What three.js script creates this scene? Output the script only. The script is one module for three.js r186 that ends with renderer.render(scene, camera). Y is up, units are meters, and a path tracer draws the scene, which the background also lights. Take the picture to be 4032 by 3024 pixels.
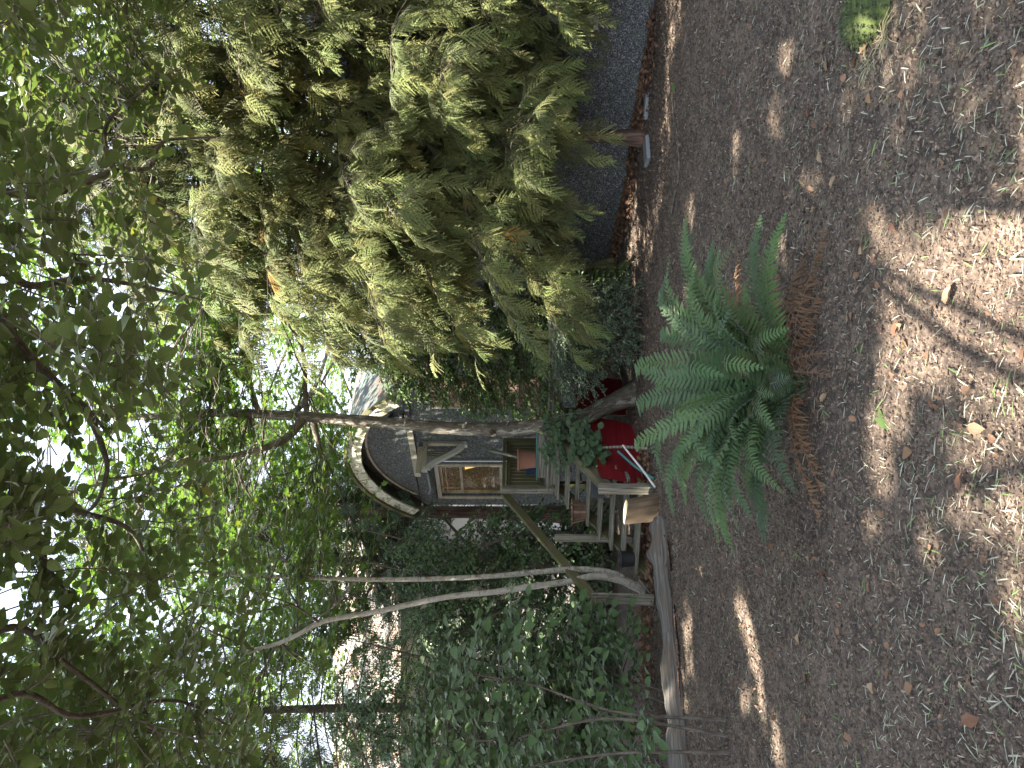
import * as THREE from 'three';
import { mergeGeometries } from 'three/addons/utils/BufferGeometryUtils.js';
import { RoundedBoxGeometry } from 'three/addons/geometries/RoundedBoxGeometry.js';

/* ---------------------------------------------------------------- camera, sky, sun, exposure */
const scene = new THREE.Scene();
const camera = new THREE.PerspectiveCamera(52.98, 4 / 3, 0.05, 500);
camera.position.set(0, 1.6, 0);
camera.up.set(1, 0, 0);                       // the photograph was taken with the phone on its side: up in the garden is left in the picture
camera.lookAt(0, 1.6, -10);
const EXPOSURE = 6.7;
const SUN = new THREE.Vector3(-0.5, 0.84, 0.14).normalize();
{
  const w = 256, h = 128, d = new Float32Array(w * h * 4);
  for (let j = 0; j < h; j++) for (let i = 0; i < w; i++) {
    const up = Math.max(0, Math.sin((j + 0.5) / h * Math.PI - Math.PI / 2)), k = Math.pow(1 - up, 2.2), o = (j * w + i) * 4;
    d[o] = 0.235 + 0.19 * k; d[o + 1] = 0.285 + 0.17 * k; d[o + 2] = 0.385 + 0.11 * k; d[o + 3] = 1;
  }
  const sky = new THREE.DataTexture(d, w, h, THREE.RGBAFormat, THREE.FloatType);
  sky.mapping = THREE.EquirectangularReflectionMapping; sky.magFilter = THREE.LinearFilter; sky.needsUpdate = true;
  scene.background = sky; scene.environment = sky;
}
const sun = new THREE.DirectionalLight(new THREE.Color(1, 0.92, 0.80), 5);
sun.position.copy(SUN).multiplyScalar(60).add(new THREE.Vector3(0, 0, -8)); sun.target.position.set(0, 0, -8);
sun.castShadow = true; sun.shadow.mapSize.set(4096, 4096);
Object.assign(sun.shadow.camera, { left: -30, right: 30, top: 30, bottom: -30, near: 1, far: 140 });
scene.add(sun, sun.target);
const renderer = new THREE.WebGLRenderer({ antialias: true });
renderer.toneMapping = THREE.LinearToneMapping;
renderer.toneMappingExposure = EXPOSURE;
renderer.shadowMap.enabled = true;

/* ---------------------------------------------------------------- helpers */
const V = (x, y, z) => new THREE.Vector3(x, y, z);
const rgb = (r, g, b) => new THREE.Color().setRGB(r, g, b);
function rngOf(seed) { let a = seed >>> 0; return () => { a = (a + 0x6d2b79f5) | 0; let t = Math.imul(a ^ (a >>> 15), 1 | a); t = (t + Math.imul(t ^ (t >>> 7), 61 | t)) ^ t; return ((t ^ (t >>> 14)) >>> 0) / 4294967296; }; }
const F = 3034;                                // focal length of the photograph in its pixels
const at = (px, py, d) => V((1512 - py) * d / F, 1.6 - (px - 2016) * d / F, -d);   // where a point of the photograph stands at distance d
const onGround = (px, py) => at(px, py, 1.6 * F / (px - 2016));
const hash = (x, y, s) => { let h = Math.imul(x, 374761393) + Math.imul(y, 668265263) + Math.imul(s, 2147483647 ^ 0x5bd1e995) | 0; h = Math.imul(h ^ (h >>> 13), 1274126177); return ((h ^ (h >>> 16)) >>> 0) / 4294967296; };
function vnoise(x, y, per, s) {                // value noise on a lattice that repeats after per cells
  const xi = Math.floor(x), yi = Math.floor(y), fx = x - xi, fy = y - yi, u = fx * fx * (3 - 2 * fx), v = fy * fy * (3 - 2 * fy), m = (n) => ((n % per) + per) % per;
  const a = hash(m(xi), m(yi), s), b = hash(m(xi + 1), m(yi), s), c = hash(m(xi), m(yi + 1), s), d = hash(m(xi + 1), m(yi + 1), s);
  return a + (b - a) * u + (c - a) * v + (a - b - c + d) * u * v;
}
const fbm = (x, y, per, s, oct = 4) => { let t = 0, k = 0.5, n = 0; for (let o = 0; o < oct; o++) { t += k * vnoise(x, y, per, s + o); n += k; x *= 2; y *= 2; per *= 2; k *= 0.55; } return t / n; };
const smooth = (a, b, x) => { const t = Math.min(1, Math.max(0, (x - a) / (b - a))); return t * t * (3 - 2 * t); };
const mix3 = (a, b, t) => [a[0] + (b[0] - a[0]) * t, a[1] + (b[1] - a[1]) * t, a[2] + (b[2] - a[2]) * t];
const enc = (c) => 255 * Math.pow(Math.min(1, Math.max(0, c)), 1 / 2.2);
function texture(n, size, fn, bumpToo) {       // fn(u, v) -> [r, g, b, height], linear colour; returns {map, bumpMap}
  const a = new Uint8Array(n * n * 4), b = bumpToo ? new Uint8Array(n * n * 4) : null;
  for (let j = 0; j < n; j++) for (let i = 0; i < n; i++) {
    const c = fn(i / n, j / n), o = (j * n + i) * 4;
    a[o] = enc(c[0]); a[o + 1] = enc(c[1]); a[o + 2] = enc(c[2]); a[o + 3] = 255;
    if (b) { b[o] = b[o + 1] = b[o + 2] = 255 * Math.min(1, Math.max(0, c[3])); b[o + 3] = 255; }
  }
  const wrap = (d, srgb) => { const t = new THREE.DataTexture(d, n, n); t.wrapS = t.wrapT = THREE.RepeatWrapping; t.magFilter = THREE.LinearFilter; if (srgb) t.colorSpace = THREE.SRGBColorSpace; t.repeat.set(1 / size[0], 1 / size[1]); t.needsUpdate = true; return t; };
  return { map: wrap(a, true), bumpMap: b ? wrap(b, false) : null };
}
const std = (o) => new THREE.MeshStandardMaterial({ roughness: 0.9, ...o });
function leafMat(c, through = 0.4, coat = 0.25, map, coatRough = 0.36) {
  return new THREE.MeshPhysicalMaterial({ color: c, roughness: 0.92, transmission: through, thickness: 0, clearcoat: coat, clearcoatRoughness: coatRough, side: THREE.DoubleSide, map: map || null });
}
const taken = {};
function numbered(n) { if (!(n in taken)) { taken[n] = 0; return n; } taken[n]++; return n + '_' + String(taken[n]).padStart(3, '0'); }
function tag(o, label, category, group, kind) { o.userData = { ...o.userData, label, category }; if (group) o.userData.group = group; if (kind) o.userData.kind = kind; return o; }
function shade(o) { o.castShadow = true; o.receiveShadow = true; return o; }
function thing(name, label, category, pos = V(0, 0, 0), group) { const g = new THREE.Group(); g.name = numbered(name); g.position.copy(pos); scene.add(g); return tag(g, label, category, group); }
function part(name, geo, mat, parent) { const m = shade(new THREE.Mesh(geo, mat)); m.name = name; parent.add(m); return m; }
function solo(name, geo, mat, label, category, pos, group) { const m = shade(new THREE.Mesh(geo, mat)); m.name = numbered(name); if (pos) m.position.copy(pos); scene.add(m); return tag(m, label, category, group); }

function metreUV(g) {                          // uv in metres from the local axes, the long way (x) along u
  const p = g.attributes.position, n = g.attributes.normal, u = new Float32Array(p.count * 2);
  const ox = hash(Math.round(p.getX(0) * 997), p.count, 3) * 3, oy = hash(Math.round(p.getY(0) * 991), Math.round(p.getX(0) * 31), 5) * 3;
  for (let i = 0; i < p.count; i++) {
    const ax = Math.abs(n.getX(i)), ay = Math.abs(n.getY(i)), az = Math.abs(n.getZ(i));
    if (ax > ay && ax > az) { u[2 * i] = p.getZ(i); u[2 * i + 1] = p.getY(i); } else if (ay > az) { u[2 * i] = p.getX(i); u[2 * i + 1] = p.getZ(i); } else { u[2 * i] = p.getX(i); u[2 * i + 1] = p.getY(i); }
    u[2 * i] += ox; u[2 * i + 1] += oy;
  }
  g.setAttribute('uv', new THREE.BufferAttribute(u, 2)); return g;
}
function plankGeo(l, w, t, r = 0.006) { const g = new RoundedBoxGeometry(l, w, t, 1, Math.min(r, t * 0.4, w * 0.4)); return g; }
// a board from a to b: its width lies along «side», its thickness across
function board(a, b, w, t, side, opt = {}) {
  const x = b.clone().sub(a), l = x.length(); x.normalize();
  const z = new THREE.Vector3().crossVectors(x, side).normalize(), y = new THREE.Vector3().crossVectors(z, x).normalize();
  const g = metreUV(plankGeo(l, w, t, opt.r));
  if (opt.warp) { const p = g.attributes.position; for (let i = 0; i < p.count; i++) { const k = p.getX(i) / l; p.setZ(i, p.getZ(i) + opt.warp * (k * k)); } }
  g.applyMatrix4(new THREE.Matrix4().makeBasis(x, y, z).setPosition(a.clone().add(b).multiplyScalar(0.5)));
  return g;
}
const box = (w, h, d, x, y, z, r = 0.006) => { const g = metreUV(plankGeo(w, h, d, r)); g.translate(x, y, z); return g; };

class Acc {                                    // collects tubes into one geometry
  constructor() { this.p = []; this.n = []; this.u = []; this.i = []; }
  tube(pts, rad, sides = 6, knobs = 0, seed = 1) {
    const b0 = this.p.length / 3, N = pts.length; let t = pts[1].clone().sub(pts[0]).normalize(), up = Math.abs(t.y) < 0.9 ? V(0, 1, 0) : V(1, 0, 0);
    let nx = new THREE.Vector3().crossVectors(up, t).normalize(), along = 0;
    for (let k = 0; k < N; k++) {
      if (k) along += pts[k].distanceTo(pts[k - 1]);
      const tn = (k < N - 1 ? pts[k + 1].clone().sub(pts[Math.max(0, k - 1)]) : pts[k].clone().sub(pts[k - 1])).normalize();
      nx.addScaledVector(tn, -nx.dot(tn)).normalize();
      const ny = new THREE.Vector3().crossVectors(tn, nx), r = typeof rad === 'function' ? rad(k / (N - 1)) : rad[0] + (rad[1] - rad[0]) * k / (N - 1);
      for (let s = 0; s <= sides; s++) {
        const a = s / sides * Math.PI * 2, c = Math.cos(a), q = Math.sin(a), rr = r * (knobs ? 1 + knobs * (2 * fbm((s % sides) / sides * 4 + 8, along * 5, 64, seed, 3) - 1) : 1);
        this.p.push(pts[k].x + (nx.x * c + ny.x * q) * rr, pts[k].y + (nx.y * c + ny.y * q) * rr, pts[k].z + (nx.z * c + ny.z * q) * rr);
        this.n.push(nx.x * c + ny.x * q, nx.y * c + ny.y * q, nx.z * c + ny.z * q); this.u.push(a * (typeof rad === 'function' ? rad(0) : rad[0]), along);
      }
    }
    const w = sides + 1;
    for (let k = 0; k < N - 1; k++) for (let s = 0; s < sides; s++) { const a = b0 + k * w + s, b = a + w; this.i.push(a, a + 1, b, b, a + 1, b + 1); }
    const cap = (k, flip) => { const c = this.p.length / 3, q = pts[k]; this.p.push(q.x, q.y, q.z); this.n.push(0, flip ? -1 : 1, 0); this.u.push(0, 0); for (let s = 0; s < sides; s++) { const a = b0 + k * w + s; flip ? this.i.push(c, a + 1, a) : this.i.push(c, a, a + 1); } };
    if (sides > 3) { cap(0, true); cap(N - 1, false); }
  }
  geo() {
    const g = new THREE.BufferGeometry();
    g.setAttribute('position', new THREE.Float32BufferAttribute(this.p, 3)); g.setAttribute('normal', new THREE.Float32BufferAttribute(this.n, 3)); g.setAttribute('uv', new THREE.Float32BufferAttribute(this.u, 2));
    g.setIndex(this.i); return g;
  }
}
const curve = (pts, n) => new THREE.CatmullRomCurve3(pts, false, 'centripetal').getPoints(n);
function limbGeo(pts, r0, r1, n = 24, sides = 8, knobs = 0.12, flare = 0) {
  const a = new Acc(); a.tube(curve(pts, n), (t) => (r0 + (r1 - r0) * Math.pow(t, 0.8)) * (1 + flare * Math.exp(-t * n * 0.45)), sides, knobs, Math.round(r0 * 9999)); return a.geo();
}
const local = (g, o) => g.translate(-o.position.x, -o.position.y, -o.position.z);

/* ---------------------------------------------------------------- surface textures */
const T = {};
T.soil = texture(1024, [2.3, 2.3], (u, v) => {
  const a = fbm(u * 14, v * 14, 14, 1, 4), b = fbm(u * 90, v * 90, 90, 7, 3), c = vnoise(u * 260, v * 260, 260, 15), d = vnoise(u * 150, v * 150, 150, 23);
  let col = mix3([0.056, 0.040, 0.030], [0.190, 0.138, 0.100], smooth(0.3, 0.75, b * 0.6 + a * 0.4));
  if (c > 0.86) col = mix3(col, [0.34, 0.27, 0.21], 0.7); if (d < 0.13) col = mix3(col, [0.045, 0.032, 0.026], 0.8);
  return [...col, 0.5 * b + 0.35 * c + 0.15 * a];
}, true);
T.stucco = texture(512, [0.9, 0.9], (u, v) => {
  const c = vnoise(u * 110, v * 110, 110, 3), d = vnoise(u * 70 + 0.4, v * 70, 70, 9), a = fbm(u * 7, v * 7, 7, 4, 4), k = c * 0.6 + d * 0.4;
  let col = mix3([0.055, 0.060, 0.066], [0.30, 0.31, 0.31], smooth(0.32, 0.85, k)); col = mix3(col, [0.10, 0.125, 0.085], 0.45 * smooth(0.5, 0.75, a));
  if (k > 0.78) col = mix3(col, [0.52, 0.50, 0.46], 0.7);
  return [...col, k];
}, true);
const grain = (seed, dark, light, patch, amount) => (u, v) => {
  const a = fbm(u * 3, v * 44, 4, seed, 4), c = fbm(u * 5, v * 5, 5, seed + 9, 4), l = vnoise(u * 6, v * 120, 120, seed + 4);
  let col = mix3(dark, light, smooth(0.25, 0.8, a * 0.7 + l * 0.3)); col = mix3(col, patch, amount * smooth(0.45, 0.7, c));
  if (l < 0.12) col = mix3(col, [0.03, 0.025, 0.02], 0.5);
  return [...col, a * 0.6 + l * 0.4];
};
T.greyWood = texture(512, [1.1, 0.5], grain(31, [0.075, 0.064, 0.048], [0.36, 0.33, 0.265], [0.13, 0.135, 0.075], 0.55), true);
T.mossWood = texture(512, [1.1, 0.5], grain(47, [0.075, 0.062, 0.035], [0.23, 0.19, 0.105], [0.11, 0.125, 0.035], 0.75), true);
T.logWood = texture(512, [1.2, 0.5], grain(63, [0.075, 0.066, 0.056], [0.20, 0.18, 0.158], [0.13, 0.098, 0.072], 0.8), true);
T.creamPaint = texture(512, [1.3, 1.3], (u, v) => {
  const a = fbm(u * 9, v * 9, 9, 81, 5), b = fbm(u * 26, v * 26, 26, 85, 4), l = fbm(u * 4, v * 40, 4, 88, 3);
  let col = mix3([0.60, 0.57, 0.44], [0.74, 0.72, 0.62], l); col = mix3(col, [0.34, 0.33, 0.15], 0.75 * smooth(0.52, 0.72, a));
  if (b > 0.66) col = mix3(col, [0.22, 0.15, 0.10], 0.85);
  return [...col, b > 0.66 ? 0.2 : 0.6];
}, true);
T.trimPaint = texture(256, [1, 1], (u, v) => { const a = fbm(u * 8, v * 8, 8, 91, 4), l = fbm(u * 3, v * 40, 4, 95, 3); return mix3(mix3([0.40, 0.35, 0.27], [0.55, 0.50, 0.40], l), [0.22, 0.18, 0.12], 0.7 * smooth(0.55, 0.75, a)); });
T.roofing = texture(512, [1.6, 1.6], (u, v) => { const a = fbm(u * 8, v * 8, 8, 101, 5), b = vnoise(u * 160, v * 160, 160, 103), c = fbm(u * 3, v * 3, 3, 109, 4); let col = mix3([0.10, 0.105, 0.105], [0.19, 0.20, 0.19], 0.6 * a + 0.4 * b); col = mix3(col, [0.16, 0.12, 0.10], smooth(0.5, 0.65, c)); if (a > 0.62) col = mix3(col, [0.16, 0.24, 0.20], 0.6); return [...col, b]; }, true);
const bark = (seed, dark, light, spot, spotAmount, crack) => (u, v) => {
  const a = fbm(u * 10, v * 3, 10, seed, 5), b = fbm(u * 12, v * 12, 12, seed + 5, 5), c = fbm(u * 40, v * crack, 40, seed + 11, 3);
  let col = mix3(dark, light, smooth(0.3, 0.75, 0.5 * a + 0.5 * b)); if (c < 0.36) col = mix3(col, dark, 0.7);
  const f = fbm(u * 9 + 3, v * 9, 9, seed + 21, 5); col = mix3(col, spot, spotAmount * smooth(0.58, 0.66, f));
  return [...col, 0.6 * b + 0.4 * c];
};
T.maple = texture(512, [0.8, 0.8], bark(121, [0.085, 0.070, 0.050], [0.225, 0.195, 0.145], [0.46, 0.45, 0.38], 0.55, 40), true);
T.pale = texture(512, [0.6, 0.6], (u, v) => { const b = fbm(u * 8, v * 20, 20, 141, 4), c = fbm(u * 4, v * 46, 46, 146, 3), f = fbm(u * 7, v * 7, 7, 149, 4); let col = mix3([0.25, 0.225, 0.18], [0.47, 0.44, 0.38], b); col = mix3(col, [0.19, 0.145, 0.085], 0.75 * smooth(0.55, 0.7, f)); if (c < 0.30) col = mix3(col, [0.08, 0.065, 0.05], 0.8); return [...col, c]; }, true);
T.redBark = texture(512, [0.6, 1.2], (u, v) => { const a = fbm(u * 26, v * 3, 26, 161, 4), c = fbm(u * 50, v * 5, 50, 165, 3); let col = mix3([0.075, 0.042, 0.03], [0.24, 0.145, 0.105], smooth(0.3, 0.7, a)); if (c < 0.36) col = mix3(col, [0.03, 0.02, 0.016], 0.8); return [...col, 0.5 * a + 0.5 * c]; }, true);
T.twig = texture(256, [0.5, 0.5], bark(181, [0.055, 0.043, 0.032], [0.16, 0.135, 0.105], [0.25, 0.25, 0.21], 0.35, 30), true);
T.brownRust = texture(256, [1, 1], (u, v) => mix3([0.20, 0.115, 0.08], [0.29, 0.19, 0.14], fbm(u * 12, v * 12, 12, 201, 5)));
// leaf blades: pale midrib and side veins on a darker blade
function veins(pairs, slope) {
  return texture(128, [1, 1], (u, v) => {
    const x = Math.abs(u - 0.5) * 2, t = v, k = ((t - x * slope) * pairs) % 1, side = Math.min(Math.abs(k), Math.abs(1 - Math.abs(k))), mid = smooth(0.07, 0.02, x), vein = smooth(0.13, 0.04, side) * 0.6, n = fbm(u * 8, v * 8, 8, 211, 3);
    const m = Math.max(mid, vein); return mix3([0.70 + 0.22 * n, 0.70 + 0.22 * n, 0.70 + 0.2 * n], [1, 1, 0.9], m);
  }).map;
}
T.veinOval = veins(9, 0.22);
const M = {
  soil: std({ map: T.soil.map, bumpMap: T.soil.bumpMap, bumpScale: 0.012, roughness: 1 }),
  stucco: std({ map: T.stucco.map, bumpMap: T.stucco.bumpMap, bumpScale: 0.008, roughness: 0.95 }),
  greyWood: std({ map: T.greyWood.map, bumpMap: T.greyWood.bumpMap, bumpScale: 0.003 }),
  mossWood: std({ map: T.mossWood.map, bumpMap: T.mossWood.bumpMap, bumpScale: 0.003 }),
  logWood: std({ map: T.logWood.map, bumpMap: T.logWood.bumpMap, bumpScale: 0.008 }),
  cream: std({ map: T.creamPaint.map, bumpMap: T.creamPaint.bumpMap, bumpScale: 0.002, roughness: 0.75 }),
  trim: std({ map: T.trimPaint.map, roughness: 0.8 }),
  white: std({ color: rgb(0.66, 0.65, 0.60), roughness: 0.65 }),
  roofing: std({ map: T.roofing.map, bumpMap: T.roofing.bumpMap, bumpScale: 0.003 }),
  maple: std({ map: T.maple.map, bumpMap: T.maple.bumpMap, bumpScale: 0.012 }),
  pale: std({ map: T.pale.map, bumpMap: T.pale.bumpMap, bumpScale: 0.003 }),
  redBark: std({ map: T.redBark.map, bumpMap: T.redBark.bumpMap, bumpScale: 0.02 }),
  twig: std({ map: T.twig.map, bumpMap: T.twig.bumpMap, bumpScale: 0.006 }),
  door: std({ map: T.brownRust.map, roughness: 0.7 }),
  red: std({ color: rgb(0.20, 0.012, 0.018), roughness: 0.42, metalness: 0.0 }),
  terracotta: std({ color: rgb(0.30, 0.145, 0.095), roughness: 0.85 }),
  black: std({ color: rgb(0.02, 0.021, 0.024), roughness: 0.5 }),
  slate: std({ color: rgb(0.05, 0.055, 0.06), roughness: 0.6 }),
  teal: std({ color: rgb(0.06, 0.20, 0.19), roughness: 0.6 }),
  steel: std({ color: rgb(0.62, 0.64, 0.66), roughness: 0.35, metalness: 0.9 }),
  glass: new THREE.MeshPhysicalMaterial({ color: rgb(0.9, 0.93, 0.92), roughness: 0.03, transmission: 1, thickness: 0, ior: 1.5 }),
  plastic: std({ color: rgb(0.70, 0.74, 0.78), roughness: 0.4 }),
  concrete: std({ color: rgb(0.27, 0.28, 0.28), roughness: 0.95, bumpMap: T.stucco.bumpMap, bumpScale: 0.002 }),
};

/* ---------------------------------------------------------------- where the sun comes through the leaves
   Gaps in the canopy: leaves that would stand between the sun and these places are left off their twigs. */
const gaps = [];
{
  const g = (px, py, r, keep = 0) => gaps.push([onGround(px, py), r * 1.1 + 0.08, keep]);
  [[3560, 1130, 0.13], [3600, 1250, 0.15], [3560, 1400, 0.13], [3520, 1480, 0.10], [3740, 1130, 0.16], [3860, 1200, 0.18], [3960, 1350, 0.2], [3990, 1130, 0.15], [3800, 1520, 0.08], [3810, 1840, 0.10], [3670, 2130, 0.085],
    [3980, 1900, 0.12], [3940, 2080, 0.12], [3990, 2230, 0.1], [3410, 2025, 0.05], [3410, 1660, 0.05], [3480, 1710, 0.06], [3470, 1880, 0.05], [3470, 900, 0.06], [3040, 470, 0.09], [2900, 560, 0.08], [3085, 200, 0.07], [2915, 2390, 0.12], [2950, 2480, 0.12], [2985, 2560, 0.12], [2990, 2740, 0.12], [3030, 2830, 0.1], [3060, 2950, 0.1], [2920, 2760, 0.05],
    [2590, 2100, 0.16], [2600, 2190, 0.16], [2620, 2400, 0.1], [2575, 1950, 0.14], [2700, 1150, 0.1], [3080, 990, 0.06], [2720, 850, 0.08], [2450, 970, 0.2]].forEach((a) => g(...a));
  const t = (x, y, z, r, keep) => gaps.push([V(x, y, z), r, keep]);
  t(0.7, 2.7, -8.9, 0.9, 0.04); t(1.6, 2.3, -8.4, 1.0, 0.04); t(2.4, 1.9, -8.2, 0.8, 0.1); t(1.1, 3.7, -8.8, 0.7, 0.15); t(2.6, 3.2, -8.2, 0.9, 0.1); t(3.6, 2.2, -7.8, 0.8, 0.2); t(3.6, 3.8, -8, 0.8, 0.3);
  t(-2.3, 1.2, -9.2, 0.22, 0.1); t(-2.5, 2.4, -9.2, 0.18, 0.1); t(-2.9, 3.6, -9.2, 0.25, 0.2); t(-1.9, 1, -9.9, 0.14, 0.1); t(-1.4, 0.3, -8.6, 0.16, 0.05); t(0.75, 0.55, -4.1, 0.16, 0.1); t(-3.2, 1.2, -7, 0.5, 0.2); t(-3.6, 2.4, -11.4, 0.3, 0.2); t(-4.6, 1.4, -11.4, 0.25, 0.2); t(-3.1, 1.5, -11.5, 0.25, 0.2); t(-4.2, 3.4, -11.6, 0.4, 0.3); t(0.6, 0.8, -9.2, 0.25, 0.2); t(0.2, 2.2, -10.2, 0.6, 0.2); t(0.1, 3.0, -10.5, 0.4, 0.2); t(-0.3, 1.6, -10.2, 0.25, 0.3); t(-3.4, 1.0, -8.2, 0.4, 0.2); t(-2.6, 1.8, -6, 0.35, 0.2);
  t(1.2, 6, -12.5, 1.5, 0.15); t(0.2, 5, -11.5, 1.0, 0.2); t(3, 6.5, -14, 1.5, 0.3); t(2, 7, -19, 3, 0.2); t(6, 7, -18, 2.5, 0.3); t(-3.5, 8, -18, 2, 0.3);
}
const _g = V(0, 0, 0);
function inGap(p, r) {
  for (const [c, rad, keep] of gaps) {
    _g.copy(p).sub(c); const s = _g.dot(SUN); if (s < 0.9) continue;
    if (_g.lengthSq() - s * s < rad * rad && r() >= keep) return true;
  }
  return false;
}

/* ---------------------------------------------------------------- leaf shapes: length 1 along +z, upper side +y */
function stripLeaf(width, stations, fold, bend, wave = 0) {
  const p = [], u = [], ix = []; const n = stations.length;
  stations.forEach(([t, w], k) => {
    const y = -bend * t * t, wv = wave * (k % 2 ? 1 : -1);
    p.push(-w * width, y + fold * w * width + wv, t, 0, y, t, w * width, y + fold * w * width - wv, t); u.push(0.5 - w * 0.5, t, 0.5, t, 0.5 + w * 0.5, t);
  });
  for (let k = 0; k < n - 1; k++) { const a = k * 3, b = a + 3; ix.push(a, b, a + 1, a + 1, b, b + 1, a + 1, b + 1, a + 2, a + 2, b + 1, b + 2); }
  const g = new THREE.BufferGeometry(); g.setAttribute('position', new THREE.Float32BufferAttribute(p, 3)); g.setAttribute('uv', new THREE.Float32BufferAttribute(u, 2)); g.setIndex(ix); g.computeVertexNormals(); return g;
}
const ovalLeaf = stripLeaf(0.36, [[0, 0.05], [0.08, 0.42], [0.25, 0.88], [0.45, 1], [0.66, 0.84], [0.86, 0.42], [1, 0.03]], 0.28, 0.12, 0.006);
const narrowLeaf = stripLeaf(0.24, [[0, 0.05], [0.2, 0.7], [0.5, 1], [0.8, 0.6], [1, 0.03]], 0.35, 0.18);
const smallLeaf = stripLeaf(0.3, [[0, 0.1], [0.5, 1], [1, 0.05]], 0.3, 0.1);
const ivyLeaf = stripLeaf(0.36, [[0, 0.2], [0.25, 0.95], [0.6, 0.85], [1, 0.05]], 0.25, 0.15);
const curlLeaf = stripLeaf(0.34, [[0, 0.05], [0.2, 0.7], [0.45, 1], [0.75, 0.7], [1, 0.05]], 0.7, -0.25, 0.03);
function lobedLeaf(list, fold) {
  const pts = []; const full = [...list, ...list.slice(1, -1).reverse().map(([a, r]) => [-a, r])];
  full.forEach(([a, r]) => pts.push([Math.sin(a * Math.PI / 180) * r, Math.cos(a * Math.PI / 180) * r + 0.38]));
  const p = [0, 0, 0.38], u = [0.5, 0.4], ix = [];
  pts.forEach(([x, z]) => { p.push(x, Math.abs(x) * fold - 0.12 * (z - 0.38) * (z - 0.38), z); u.push(0.5 + x * 0.6, z * 0.8); });
  for (let k = 1; k <= pts.length; k++) ix.push(0, k, k % pts.length + 1);
  const g = new THREE.BufferGeometry(); g.setAttribute('position', new THREE.Float32BufferAttribute(p, 3)); g.setAttribute('uv', new THREE.Float32BufferAttribute(u, 2)); g.setIndex(ix); g.computeVertexNormals();
  g.scale(1, 1, 1); return g;
}
const mapleLeaf = lobedLeaf([[0, 0.66], [12, 0.44], [20, 0.40], [30, 0.26], [42, 0.50], [52, 0.62], [62, 0.44], [78, 0.26], [96, 0.44], [110, 0.46], [126, 0.26], [150, 0.34], [172, 0.30], [180, 0.24]], 0.2);
const roundLeaf = lobedLeaf([[0, 0.52], [18, 0.44], [34, 0.40], [50, 0.50], [70, 0.40], [96, 0.46], [125, 0.38], [155, 0.46], [172, 0.42], [180, 0.26]], 0.16);
// a flat spray of scale foliage, length 1 along +z, tips drooping
function sprayGeo(seed, droop = 0.35, n = 8, barbs = 4) {
  const r = rngOf(seed), p = [], ix = [];
  const blade = (x, y, z, dx, dy, dz, l, w) => {   // a thin lozenge along d, its flat side up
    const sx = -dz, sz = dx, k = Math.hypot(sx, sz) || 1, b = p.length / 3, mx = x + dx * l * 0.4, my = y + dy * l * 0.4 + 0.003, mz = z + dz * l * 0.4;
    p.push(x, y, z, mx + sx / k * w, my - 0.004, mz + sz / k * w, mx - sx / k * w, my - 0.004, mz - sz / k * w, x + dx * l, y + dy * l, z + dz * l); ix.push(b, b + 1, b + 2, b + 1, b + 3, b + 2);
  };
  const spine = (t) => [0.05 * Math.sin(t * 3 + seed), -droop * t * t, t];
  for (let k = 0; k < 8; k++) { const a = spine(k / 8), b = spine((k + 1) / 8); blade(...a, ...[b[0] - a[0], b[1] - a[1], b[2] - a[2]].map((v) => v * 8), 0.18, 0.014); }
  for (let k = 1; k <= n; k++) for (const s of [-1, 1]) {
    const t = (k + (s > 0 ? 0.45 : 0)) / (n + 1.3), a = spine(t), l = (0.10 + 0.30 * Math.pow(1 - t, 0.7)) * (0.7 + 0.6 * r()), an = 0.55 + 0.3 * r(), dr = 0.2 + 0.7 * r();
    for (let q = 0; q < barbs; q++) {
      const f = q / barbs, x = a[0] + s * Math.sin(an) * l * f, z = a[2] + Math.cos(an) * l * f + 0.1 * l * f * f, y = a[1] - dr * l * f * f * 0.8, dx = s * Math.sin(an), dz = Math.cos(an), dy = -dr * f * 1.4;
      blade(x, y, z, dx, dy, dz, l / barbs * 1.7, 0.017);
      for (const ss of [-1, 1]) { const a2 = s * (an + ss * 0.5); blade(x, y, z, Math.sin(a2), dy - 0.2 * r(), Math.cos(a2), (0.06 + 0.035 * r()) * (1 - 0.45 * f), 0.012); }
    }
  }
  const g = new THREE.BufferGeometry(); g.setAttribute('position', new THREE.Float32BufferAttribute(p, 3)); g.setAttribute('uv', new THREE.Float32BufferAttribute(new Float32Array(p.length / 3 * 2), 2)); g.setIndex(ix); g.computeVertexNormals(); return g;
}
const sprays = [sprayGeo(1, 0.3), sprayGeo(2, 0.5), sprayGeo(3, 0.2)];
const hemSpray = sprayGeo(5, 0.25, 7, 3);

/* ---------------------------------------------------------------- foliage bookkeeping */
class Leaves {
  constructor() { this.m = []; this.c = []; this.v = []; }
  add(p, dir, up, s, c, variant = 0) {
    const z = dir.clone().normalize(), x = new THREE.Vector3().crossVectors(up, z); if (x.lengthSq() < 1e-6) x.set(1, 0, 0); x.normalize();
    const y = new THREE.Vector3().crossVectors(z, x), sx = s.x ?? s, sz = s.z ?? s;
    this.m.push(new THREE.Matrix4().makeBasis(x.multiplyScalar(sx), y.multiplyScalar((sx + sz) / 2), z.multiplyScalar(sz)).setPosition(p)); this.c.push(c); this.v.push(variant);
  }
}
const _q = V(0, 0, 0);
function shownSize(m) { _q.setFromMatrixPosition(m); const d = -_q.z; if (d < 0.4) return 0; if (Math.abs(_q.x / d) > 0.51 || Math.abs((_q.y - 1.6) / d) > 0.67) return 0; return Math.hypot(m.elements[8], m.elements[9], m.elements[10]) / d; }
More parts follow.
